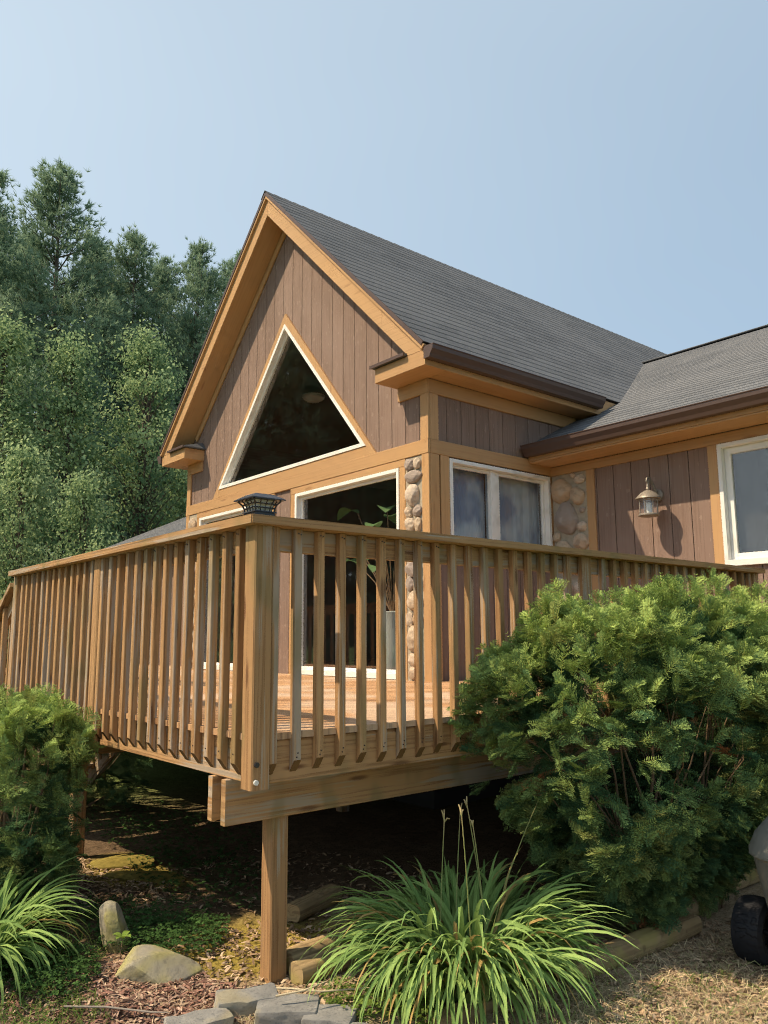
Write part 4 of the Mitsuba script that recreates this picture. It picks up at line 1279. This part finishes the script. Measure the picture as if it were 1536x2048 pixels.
pines = [proto_of(make_pine(31, 17.0, 3.3), 'pine_needles'), proto_of(make_pine(32, 16.0, 2.8), 'pine_needles'), proto_of(make_pine(33, 15.0, 3.0), 'pine_needles')]
broad = [proto_of(make_broadleaf(44, 9.0, 1.8, 165, 66, 0.098, low=0.46, taper=1.5), 'tree_leaf'), proto_of(make_broadleaf(41, 8.6, 1.4, 165, 66, 0.095), 'tree_leaf'), proto_of(make_broadleaf(42, 8.0, 1.2, 140, 66, 0.095, taper=1.0), 'tree_leaf'), proto_of(make_broadleaf(43, 6.0, 1.6, 140, 66, 0.095, taper=1.8), 'tree_leaf')]


def at(az, dist):
    a = math.radians(az)
    return CAM[0] + dist * math.cos(a), CAM[1] + dist * math.sin(a)


PH = (17.0, 16.0, 15.0)
for (az, el, dist, kind, rz, w, label) in [
    (168.2, 29.2, 24, 1, 40, 1.0, 'tall pine cut off by the left edge of the photo'),
    (163.7, 30.2, 26, 0, 10, 1.0, 'tallest feathery pine of the left wood'),
    (161.0, 26.3, 29, 2, 200, 0.9, 'shorter pine just right of the tallest pine'),
    (158.4, 27.2, 27, 1, 120, 0.9, 'pointed pine in the middle of the left wood'),
    (153.8, 26.9, 28, 0, 250, 0.85, 'thin topped pine close to the left roof edge'),
    (151.0, 26.5, 30, 2, 75, 0.9, 'pine half hidden behind the left roof edge'),
    (156.4, 25.6, 30, 2, 310, 0.9, 'low dark pine between the pointed and thin topped pines'),
    (165.8, 26.0, 31, 2, 15, 1.0, 'dark pine behind the gap left of the tallest pine'),
    (159.6, 23.0, 34, 1, 160, 1.1, 'distant dark pine deep behind the birches'),
    (154.9, 22.0, 35, 2, 280, 1.1, 'distant dark pine beside the roof eave'),
]:
    x, y = at(az, dist)
    top = dist * math.tan(math.radians(el))
    gz = -1.8
    sc = (top - gz) / PH[kind]
    plant_tree('pine_tree', label, 'tree', pines[kind], x, y, gz, sc, rz, None, 'pines of the wood on the left', w / sc if False else w)
BH = (9.0, 8.6, 8.0, 6.0)
for (az, el, dist, kind, rz, w, label) in [
    (166.6, 20.6, 18, 1, 20, 0.95, 'pale leafed birch at the left edge of the photo'),
    (162.2, 19.6, 18, 2, 100, 0.85, 'slender birch with yellow green tip below the tallest pine'),
    (157.2, 20.6, 19, 0, 220, 0.80, 'bright green leafy tree left of the gable roof'),
    (165.0, 12.0, 14, 3, 60, 0.72, 'low bright bushy tree in front of the birches'),
    (160.9, 10.5, 16, 3, 190, 0.75, 'drooping grey green small tree above the left railing'),
    (154.2, 11.5, 20, 3, 300, 0.70, 'dark leafy small tree under the left eave'),
    (168.5, 9.0, 15, 3, 120, 0.8, 'shaded small tree low at the left edge'),
    (151.5, 15.0, 22, 2, 10, 1.1, 'broad tree mostly hidden by the gable'),
]:
    x, y = at(az, dist)
    top = dist * math.tan(math.radians(el))
    gz = -1.75
    plant_tree('leafy_tree', label, 'tree', broad[kind], x, y, gz, (top - gz) / BH[kind], rz, None, 'leafy trees in front of the pines', w)
# the wood goes on round the garden (seen in the window glass)
for (x, y, kind, sc, rz, label) in [(-23, -5.0, 0, 0.95, 30, 'northernmost pine of the wood west of the garden'), (-23.5, -8.2, 1, 1.0, 90, 'second pine from the north in the wood west of the garden'),
                                    (-20.5, -8.6, 2, 1.0, 200, 'nearest pine of the wood west of the garden'), (-21.5, -11.6, 0, 0.95, 20, 'third pine from the north in the wood west of the garden'),
                                    (-27.0, -7.0, 1, 1.15, 140, 'northern pine of the back row in the wood west of the garden'), (-27.0, -11.0, 0, 1.15, 250, 'tall pine of the back row in the wood west of the garden'),
                                    (-18.5, -12.5, 1, 0.95, 310, 'southernmost pine of the wood west of the garden'), (-26.0, -15.0, 2, 1.15, 65, 'southern pine of the back row in the wood west of the garden'),
                                    (34, 26, 0, 0.75, 50, 'tallest pine across the yard from the side window'), (30, 31, 1, 0.7, 10, 'left pine across the yard from the side window'), (40, 31, 2, 0.8, 130, 'farthest pine across the yard from the side window'),
                                    (20, -34, 1, 0.8, 70, 'nearer pine far behind the photographer'), (14, -36, 2, 0.9, 170, 'farther pine far behind the photographer')]:
    plant_tree('pine_tree', label, 'tree', pines[kind], x, y, -1.8, sc, rz, None, 'pines round the garden outside the view', 1.3)

# ----------------------------------------------------------------- stones, timbers, blocks
def boulder(label, c, r, seed, rotz=0, tilt=0, cat_='stone', mat='boulder'):
    k_ = thing('boulder', label, cat_, 'stones in the bed by the deck')
    v, f, u = blob((0, 0, 0), (1, 1, 1), seed, 4, 0.30)
    # flatten facets
    rr = np.random.default_rng(seed)
    for _ in range(7):
        n_ = norm(rr.normal(size=3))
        h_ = rr.uniform(0.62, 0.85)
        over = np.maximum(0, v @ n_ - h_)
        v = v - over[:, None] * n_ * 0.9
    v = v * np.asarray(r)
    m_ = trimesh.transformations.euler_matrix(0, tilt, rotz)[:3, :3]
    put(k_, [(v @ m_.T + np.asarray(c), f, u)], mat, True)
    return k_


boulder('upright grey stone standing among the clover', (-1.10, -0.10, GZ + 0.085), (0.075, 0.06, 0.15), 51, 0.6, -0.30)
boulder('mossy sloping boulder in the red mulch', (-0.70, -0.07, GZ + 0.025), (0.225, 0.15, 0.078), 52, 0.85, 0.12)
boulder('flat moss covered slab in the sun patch under the deck', (-2.52, 0.52, GZ + 0.01), (0.24, 0.15, 0.045), 53, 0.8, 0, mat='moss')
boulder('low mossy stone in front of the slab under the deck', (-2.15, 0.48, GZ + 0.005), (0.28, 0.10, 0.04), 54, 0.7, 0, mat='moss')
boulder('pale flat stone at the foot of the left yew bush', (-1.95, -0.02, GZ + 0.0), (0.22, 0.12, 0.05), 55, 0.3, 0)


def timber(label, p0, p1, rad, seed=0):
    k_ = thing('landscape_timber', label, 'log', 'round edging timbers of the bed')
    p0, p1 = np.asarray(p0, float), np.asarray(p1, float)
    d = norm(p1 - p0)
    s = norm(np.cross(d, [0, 0, 1]))
    u = np.cross(s, d)
    n_, m_ = 20, 10
    a = np.arange(n_) / n_ * 2 * np.pi
    ca, sa = np.cos(a), np.sin(a)
    sec = np.c_[rad * 1.0 * np.sign(ca) * np.abs(ca) ** 0.9, np.clip(rad * sa * 1.05, -rad * 0.8, rad * 0.8)]
    V_, U_ = [], []
    for i_ in range(m_):
        t_ = i_ / (m_ - 1)
        c = p0 + (p1 - p0) * t_
        k = 1 + 0.04 * math.sin(5 * t_ + seed)
        end = 0.94 if i_ in (0, m_ - 1) else 1.0
        V_.append(c + (sec[:, :1] * s + sec[:, 1:] * u) * k * end)
        U_.append(np.c_[np.full(n_, t_ * np.linalg.norm(p1 - p0) + seed * 16), a * rad])
    V_ = np.vstack(V_ + [p0[None], p1[None], V_[0], V_[-1]])
    U_ = np.vstack(U_ + [[[seed * 16, 0]], [[seed * 16, 0]], U_[0], U_[-1]])
    i_, j_ = np.meshgrid(np.arange(m_ - 1), np.arange(n_), indexing='ij')
    q, w = (i_ * n_ + j_).ravel(), (i_ * n_ + (j_ + 1) % n_).ravel()
    F_ = np.vstack([np.c_[q, w, w + n_], np.c_[q, w + n_, q + n_]])
    e = np.arange(n_)
    b0 = m_ * n_ + 2
    F_ = np.vstack([F_, np.c_[np.full(n_, m_ * n_), b0 + (e + 1) % n_, b0 + e], np.c_[np.full(n_, m_ * n_ + 1), b0 + n_ + e, b0 + n_ + (e + 1) % n_]])
    put(k_, [(V_, F_, U_)], 'timber', True)


timber('rounded edging timber running from the post foot towards the daylily, upper', (-0.33, 0.40, GZ + 0.045), (-0.40, 1.15, GZ + 0.045), 0.055, 1)
timber('rounded edging timber lying lower in front at the post foot', (-0.21, 0.37, GZ + 0.035), (-0.24, 1.2, GZ + 0.035), 0.055, 2)
timber('short cut timber lying in the shade behind the deck post', (-0.86, 0.78, GZ + 0.045), (-0.98, 1.15, GZ + 0.05), 0.055, 3)
timber('long edging timber right of the daylily', (0.575, 1.25, GZ + 0.045), (0.615, 2.25, GZ + 0.045), 0.055, 4)
timber('edging timber running back under the yew bush', (0.50, 2.30, GZ + 0.05), (0.40, 3.15, GZ + 0.05), 0.055, 5)
timber('mossy edging timber behind the cart wheel', (0.42, 2.95, GZ + 0.06), (0.42, 4.2, GZ + 0.06), 0.06, 6)
timber('edging timber half buried at the bottom edge below the daylily', (0.47, 0.55, GZ + 0.0), (0.55, 1.15, GZ + 0.0), 0.05, 7)


def block(label, c, size, rotz, seed, tilt=0.0):
    k_ = thing('retaining_block', label, 'block', 'concrete edging blocks at the bottom of the photo')
    m = trimesh.creation.box((2, 2, 2)).subdivide().subdivide().subdivide()
    v = np.array(m.vertices)
    rad = np.linalg.norm(np.clip(np.abs(v) - 0.86, 0, 1), axis=1)
    v = np.sign(v) * np.where(np.abs(v) > 0.86, 0.86 + (np.abs(v) - 0.86) * np.minimum(1, 0.14 / np.maximum(rad, 1e-9))[:, None], np.abs(v))
    v = v * np.asarray(size) / 2
    v += 0.012 * (meshkit.fbm(v * 22 + seed, 3, seed)[:, None] - 0.5) * 2 * np.array([1, 1, 0.6])
    m_ = trimesh.transformations.euler_matrix(tilt, 0, rotz)[:3, :3]
    put(k_, [(v @ m_.T + np.asarray(c), np.array(m.faces), v[:, :2])], 'concrete', 40)


zb = GZ + 0.0
block('grey concrete edging block next to the post foot', (-0.115, 0.065, zb + 0.01), (0.25, 0.13, 0.12), math.radians(66), 61, 0.05)
block('grey concrete edging block at the left end of the row', (-0.085, -0.165, zb - 0.005), (0.25, 0.13, 0.12), math.radians(76), 62, -0.03)
block('straw strewn concrete block in the middle of the row', (0.055, 0.155, zb + 0.005), (0.25, 0.16, 0.12), math.radians(52), 63)
block('grey concrete block right of the straw strewn block', (0.215, 0.245, zb), (0.20, 0.13, 0.11), math.radians(40), 64, 0.04)
block('lowest grey concrete block at the bottom edge of the photo', (0.35, 0.195, zb - 0.02), (0.24, 0.15, 0.12), math.radians(62), 65)


# ----------------------------------------------------------------- litter and ground cover
def chips(key, label, n, sampler, seed, length, width, cols, bsdf='litter', lift=0.004, curl=0.3, tilt=0.25):
    r = np.random.default_rng(seed)
    xy = sampler(r, n)
    n = len(xy)
    z = ground_z(xy[:, 0], xy[:, 1]) + lift + r.random(n) * 0.012
    a = r.uniform(0, 2 * np.pi, n)
    d = np.c_[np.cos(a), np.sin(a), r.normal(0, tilt, n)]
    d /= np.linalg.norm(d, axis=1, keepdims=True)
    s = np.cross(d, np.array([0, 0, 1.0]) + r.normal(0, 0.4, (n, 3)))
    s /= np.linalg.norm(s, axis=1, keepdims=True)
    L = r.uniform(*length, n)[:, None]
    w = r.uniform(*width, n)[:, None]
    c = np.c_[xy, z]
    mid = c + np.array([0, 0, 1.0]) * L * curl * r.uniform(0, 0.5, (n, 1))
    V_ = np.stack([c - d * L / 2 - s * w / 2, mid - s * w / 2, c + d * L / 2 - s * w * 0.3, c + d * L / 2 + s * w * 0.3, mid + s * w / 2, c - d * L / 2 + s * w / 2], 1).reshape(-1, 3)
    b = np.arange(n)[:, None] * 6
    F_ = np.vstack([b + [0, 1, 4], b + [0, 4, 5], b + [1, 2, 3], b + [1, 3, 4]])
    cols = np.asarray(cols)
    k = r.integers(0, len(cols), n)
    cc = cols[k] * r.uniform(0.65, 1.3, (n, 1))
    scene[key] = ply((V_, F_), bsdf, False, color=np.repeat(cc, 6, 0))
    labels[key] = {'label': label, 'category': label.split(' ')[-1] if False else 'ground cover', 'kind': 'stuff'}


def ellip(cx, cy, rx, ry, rot=0.0, power=0.5):
    def f(r, n):
        a, q = r.uniform(0, 2 * np.pi, n), r.random(n) ** power
        x, y = q * np.cos(a) * rx, q * np.sin(a) * ry
        c, s = math.cos(rot), math.sin(rot)
        return np.c_[cx + x * c - y * s, cy + x * s + y * c]
    return f


def both(*fs):
    return lambda r, n: np.vstack([f(r, n // len(fs)) for f in fs])


chips('red_mulch', 'red brown shredded bark mulch around the mossy boulder', 3800, both(ellip(-0.62, -0.30, 0.50, 0.30, 0.8), ellip(-0.35, -0.1, 0.45, 0.22, 0.8)), 71, (0.015, 0.06), (0.004, 0.011),
      [(0.27, 0.145, 0.11), (0.22, 0.125, 0.095), (0.36, 0.25, 0.19), (0.42, 0.31, 0.22), (0.13, 0.08, 0.06)])
chips('wood_chips', 'tan wood chips and dead leaves on the bed and yard', 8000, both(ellip(0.85, 1.7, 0.5, 1.0, -0.1), ellip(1.05, 1.6, 0.3, 0.6), ellip(-0.5, 0.35, 0.7, 0.5, 0.8), ellip(-2.3, 0.1, 0.8, 0.4, 0.2), ellip(-0.9, 1.0, 1.4, 0.9)), 72, (0.015, 0.055), (0.005, 0.014),
      [(0.38, 0.27, 0.17), (0.28, 0.19, 0.12), (0.46, 0.35, 0.24), (0.18, 0.12, 0.075)])
chips('dry_grass', 'dry straw coloured grass of the yard at lower right', 9000, both(ellip(1.2, 1.35, 0.5, 0.9, -0.2), ellip(0.95, 1.5, 0.45, 0.8), ellip(0.15, 0.15, 0.30, 0.16, 0.7)), 73, (0.03, 0.10), (0.0015, 0.003),
      [(0.56, 0.46, 0.30), (0.47, 0.38, 0.24), (0.38, 0.29, 0.19), (0.30, 0.30, 0.13)], curl=0.7, tilt=0.35)
chips('green_grass', 'thin green grass blades among the straw and mulch', 2600, both(ellip(1.3, 1.4, 0.5, 0.9, -0.2), ellip(-1.25, -0.4, 0.35, 0.3), ellip(-0.6, -0.55, 0.3, 0.2)), 74, (0.03, 0.10), (0.002, 0.004),
      [(0.12, 0.19, 0.05), (0.17, 0.24, 0.06), (0.09, 0.15, 0.04)], 'blade', curl=0.8, tilt=0.8)


def leaf_patch(key, label, n, sampler, seed, size, cols, height):
    r = np.random.default_rng(seed)
    xy = sampler(r, n)
    n = len(xy)
    h_ = r.random(n) ** 0.7 * height
    z = ground_z(xy[:, 0], xy[:, 1]) + 0.008 + h_
    K = 3
    a0 = r.uniform(0, 2 * np.pi, n)
    Vs, Cs = [], []
    cols = np.asarray(cols)
    cc = cols[r.integers(0, len(cols), n)] * r.uniform(0.75, 1.25, (n, 1))
    tl = r.normal(0, 0.3, (n, 3)) * [1, 1, 0] + [0, 0, 1]
    for q in range(K):
        a = a0 + q * 2 * np.pi / K
        d = np.c_[np.cos(a), np.sin(a), np.full(n, -0.15)]
        d -= tl * np.sum(d * tl, 1, keepdims=True) * 0.8
        s = np.cross(d, tl)
        L = r.uniform(*size, n)[:, None]
        c = np.c_[xy, z]
        Vs.append(np.stack([c, c + d * L * 0.55 + s * L * 0.42, c + d * L - tl * L * 0.1, c + d * L * 0.55 - s * L * 0.42], 1).reshape(-1, 3))
        Cs.append(np.repeat(cc, 4, 0))
    V_ = np.vstack(Vs)
    b = np.arange(len(V_) // 4)[:, None] * 4
    scene[key] = ply((V_, np.vstack([b + [0, 1, 2], b + [0, 2, 3]])), 'blade', False, color=np.vstack(Cs))
    labels[key] = {'label': label, 'category': 'ground cover', 'kind': 'stuff'}


leaf_patch('clover', 'green clover and weeds before the deck, plus added greenery covering sunlit soil under it', 6200, both(ellip(-3.9, 1.0, 0.9, 0.6), ellip(-2.9, 1.1, 0.8, 0.5), ellip(-1.35, 0.12, 0.55, 0.28, 0.5), ellip(-1.05, 0.12, 0.35, 0.25, 0.5), ellip(-1.0, -0.45, 0.32, 0.22), ellip(-1.9, 0.8, 0.8, 0.4)), 81, (0.010, 0.020),  # far left patches are added to darken sunlit soil under the deck
           [(0.055, 0.115, 0.035), (0.075, 0.15, 0.045), (0.045, 0.09, 0.03)], 0.07)
leaf_patch('low_weeds', 'yellow green low weeds at the front foot of the large daylily', 700, both(ellip(0.18, 0.42, 0.16, 0.14), ellip(0.30, 0.55, 0.2, 0.1)), 82, (0.010, 0.018), [(0.17, 0.24, 0.05), (0.13, 0.20, 0.045)], 0.07)


# a seedling with broad leaves between the two boulders
def broad_leaf(base, tip, w, droop=0.15, n=6):
    base, tip = np.asarray(base, float), np.asarray(tip, float)
    d = tip - base
    s = norm(np.cross(d, [0, 0, 1.0]))
    t = np.linspace(0, 1, n)
    mid = base + t[:, None] * d + np.array([0, 0, 1]) * (np.sin(t * np.pi) * droop * np.linalg.norm(d))[:, None]
    ww = (np.sin(np.clip(t * 0.95 + 0.05, 0, 1) * np.pi) ** 0.8 * w)[:, None]
    up = np.array([0, 0, 1.0]) * ww * 0.3
    V_ = np.stack([mid - s * ww + up, mid, mid + s * ww + up], 1).reshape(-1, 3)
    i_ = np.arange(n - 1)[:, None] * 3
    return V_, np.vstack([i_ + [0, 1, 4], i_ + [0, 4, 3], i_ + [1, 2, 5], i_ + [1, 5, 4]]), V_[:, :2]


sd1 = thing('seedling', 'single bright green seedling between the upright stone and mossy boulder', 'plant')
c0 = np.array([-0.92, -0.14, GZ])
put(sd1 + '__stem', [tube(np.array([c0, c0 + [0.005, 0.0, 0.06], c0 + [0, 0.01, 0.11]]), 0.002, 5)], 'twig', True)
for a_ in (0.3, 2.2, 3.9, 5.3):
    b_ = c0 + [0, 0.01, 0.11]
    V_, F_, U_ = broad_leaf(b_, b_ + [0.055 * math.cos(a_), 0.055 * math.sin(a_), 0.015], 0.017)
    scene[sub(sd1, 'leaf')] = ply((V_, F_), 'blade', True, color=np.tile([0.20, 0.30, 0.06], (len(V_), 1)))
for lab, pts in (('long pale dry stalk lying across the concrete blocks', [(-0.20, 0.12, 0.05), (-0.02, 0.22, 0.075), (0.10, 0.28, 0.085), (0.19, 0.55, 0.06)]),
                 ('short pale dry stalk on the middle concrete block', [(0.05, 0.10, 0.10), (0.10, 0.20, 0.11), (0.11, 0.31, 0.12)]),
                 ('grey dead twig on the red mulch', [(-0.60, -0.50, 0.02), (-0.46, -0.38, 0.03), (-0.32, -0.25, 0.02), (-0.25, -0.21, 0.03)])):
    k_ = thing('dry_stalk' if 'stalk' in lab else 'dead_twig', lab, 'twig')
    V_, F_, U_ = tube(np.array(pts) + [0, 0, GZ], [0.004] * (len(pts) - 1) + [0.002], 6)
    scene[k_] = ply((V_, F_), 'litter', True, color=np.tile([0.50, 0.42, 0.28] if 'stalk' in lab else [0.25, 0.22, 0.19], (len(V_), 1)))

# ----------------------------------------------------------------- garden cart at the right edge
K_ = thing('garden_cart', 'grey plastic garden cart with black wheel cut off by the right edge', 'cart')
wc = np.array([1.00, 2.14, GZ + 0.135])
tor = []
ax_ = norm([0.95, 0.05, 0.0])
ph = np.linspace(0, 2 * np.pi, 37)[:-1]
e1_, e2_ = norm(np.cross(ax_, [0, 0, 1])), np.array([0, 0, 1.0])
rings = []
prof = [(0.06, -0.055), (0.11, -0.072), (0.137, -0.060), (0.148, -0.025), (0.148, 0.025), (0.137, 0.060), (0.11, 0.072), (0.06, 0.055)]
V_ = np.vstack([wc + ax_ * b_ + r_1 * (np.cos(ph)[:, None] * e1_ + np.sin(ph)[:, None] * e2_) for r_1, b_ in prof])
n_ = len(ph)
i_, j_ = np.meshgrid(np.arange(len(prof) - 1), np.arange(n_), indexing='ij')
q, w = (i_ * n_ + j_).ravel(), (i_ * n_ + (j_ + 1) % n_).ravel()
F_ = np.vstack([np.c_[q, w, w + n_], np.c_[q, w + n_, q + n_]])
put(K_ + '__wheel__tyre', [(V_, F_, V_[:, :2])], 'tyre', 40)
hub = trimesh.creation.cylinder(0.062, 0.06, sections=24)
hub.apply_transform(trimesh.geometry.align_vectors([0, 0, 1], ax_))
hub.apply_translation(wc)
put(K_ + '__wheel', [tm(hub)], 'black_metal', 30)
# tub: a lofted round-cornered basin
V_, L_n, S_n = [], 9, 28
cen = np.array([1.32, 2.22, GZ])
lev = [(0.12, 0.14, 0.12), (0.15, 0.20, 0.16), (0.25, 0.235, 0.185), (0.38, 0.265, 0.20), (0.50, 0.285, 0.215), (0.515, 0.30, 0.23), (0.53, 0.30, 0.23), (0.60, 0.275, 0.20), (0.68, 0.21, 0.15), (0.72, 0.10, 0.06)]
for z_, a_, b_ in lev:
    th_ = np.linspace(0, 2 * np.pi, S_n, endpoint=False)
    c_, s_ = np.cos(th_), np.sin(th_)
    V_.append(cen + np.c_[a_ * np.sign(c_) * np.abs(c_) ** 0.7, b_ * 1.4 * np.sign(s_) * np.abs(s_) ** 0.7, np.full(S_n, z_)])
V_ = np.vstack(V_ + [cen + [[0, 0, 0.72]], cen + [[0, 0, 0.12]]])
i_, j_ = np.meshgrid(np.arange(len(lev) - 1), np.arange(S_n), indexing='ij')
q, w = (i_ * S_n + j_).ravel(), (i_ * S_n + (j_ + 1) % S_n).ravel()
e = np.arange(S_n)
nn = len(lev) * S_n
F_ = np.vstack([np.c_[q, w, w + S_n], np.c_[q, w + S_n, q + S_n], np.c_[np.full(S_n, nn), (len(lev) - 1) * S_n + e, (len(lev) - 1) * S_n + (e + 1) % S_n], np.c_[np.full(S_n, nn + 1), (e + 1) % S_n, e]])
put(K_ + '__tub', [(V_, F_, V_[:, :2])], 'cart_plastic', 35)
put(K_ + '__axle', [tube(np.array([wc - ax_ * 0.05, wc + ax_ * 0.45]), 0.012, 8)], 'black_metal', True)
put(K_ + '__leg', [tube(np.array([[1.45, 2.40, GZ], [1.40, 2.36, GZ + 0.2]]), 0.014, 8)], 'black_metal', True)

# ----------------------------------------------------------------- things seen through the windows
hp = thing('potted_plant', 'big leaved houseplant in a pale pot behind the right front window', 'plant')
pb = np.array([-3.45, 3.72, -0.36])
put(hp + '__pot', [lathe([(0.0, 0.0), (0.10, 0.0), (0.14, 0.20), (0.13, 0.45), (0.16, 0.62), (0.145, 0.63), (0.11, 0.56), (0.0, 0.56)], pb, 24)], 'pot_glaze', 40)
pr = np.random.default_rng(91)
for i_ in range(17):
    a_ = pr.uniform(0, 2 * np.pi)
    hgt = pr.uniform(0.55, 1.45)
    b_ = pb + [0, 0, 0.58]
    m_ = b_ + [0.42 * math.cos(a_) - 0.15, 0.14 * math.sin(a_), hgt * 0.8]
    put(sub(hp, 'stem'), [tube(np.array([b_, b_ * 0.5 + m_ * 0.5 + [0, 0, 0.08], m_]), 0.006, 5)], 'twig', True)
    V_, F_, U_ = broad_leaf(m_, m_ + [0.34 * math.cos(a_), 0.2 * math.sin(a_), -0.05], 0.10, 0.2, 8)
    scene[sub(hp, 'leaf')] = ply((V_, F_), 'blade', True, color=np.tile([0.16, 0.27, 0.12], (len(V_), 1)))
vs = thing('vase', 'blue glazed vase on the floor behind the right front window', 'vase')
put(vs, [lathe([(0.0, 0.0), (0.09, 0.0), (0.13, 0.12), (0.12, 0.26), (0.07, 0.33), (0.08, 0.36), (0.06, 0.35), (0.0, 0.3)], (-3.12, 3.75, -0.36), 24)], 'blue_glaze', 40)
cl = thing('ceiling_lamp', 'round pale ceiling lamp seen through the triangular window', 'lamp')
put(cl, [lathe([(0.0, 0.0), (0.10, 0.01), (0.16, 0.05), (0.17, 0.09), (0.0, 0.10)], (-6.35, 4.7, 3.42), 24)], 'frost', 40)
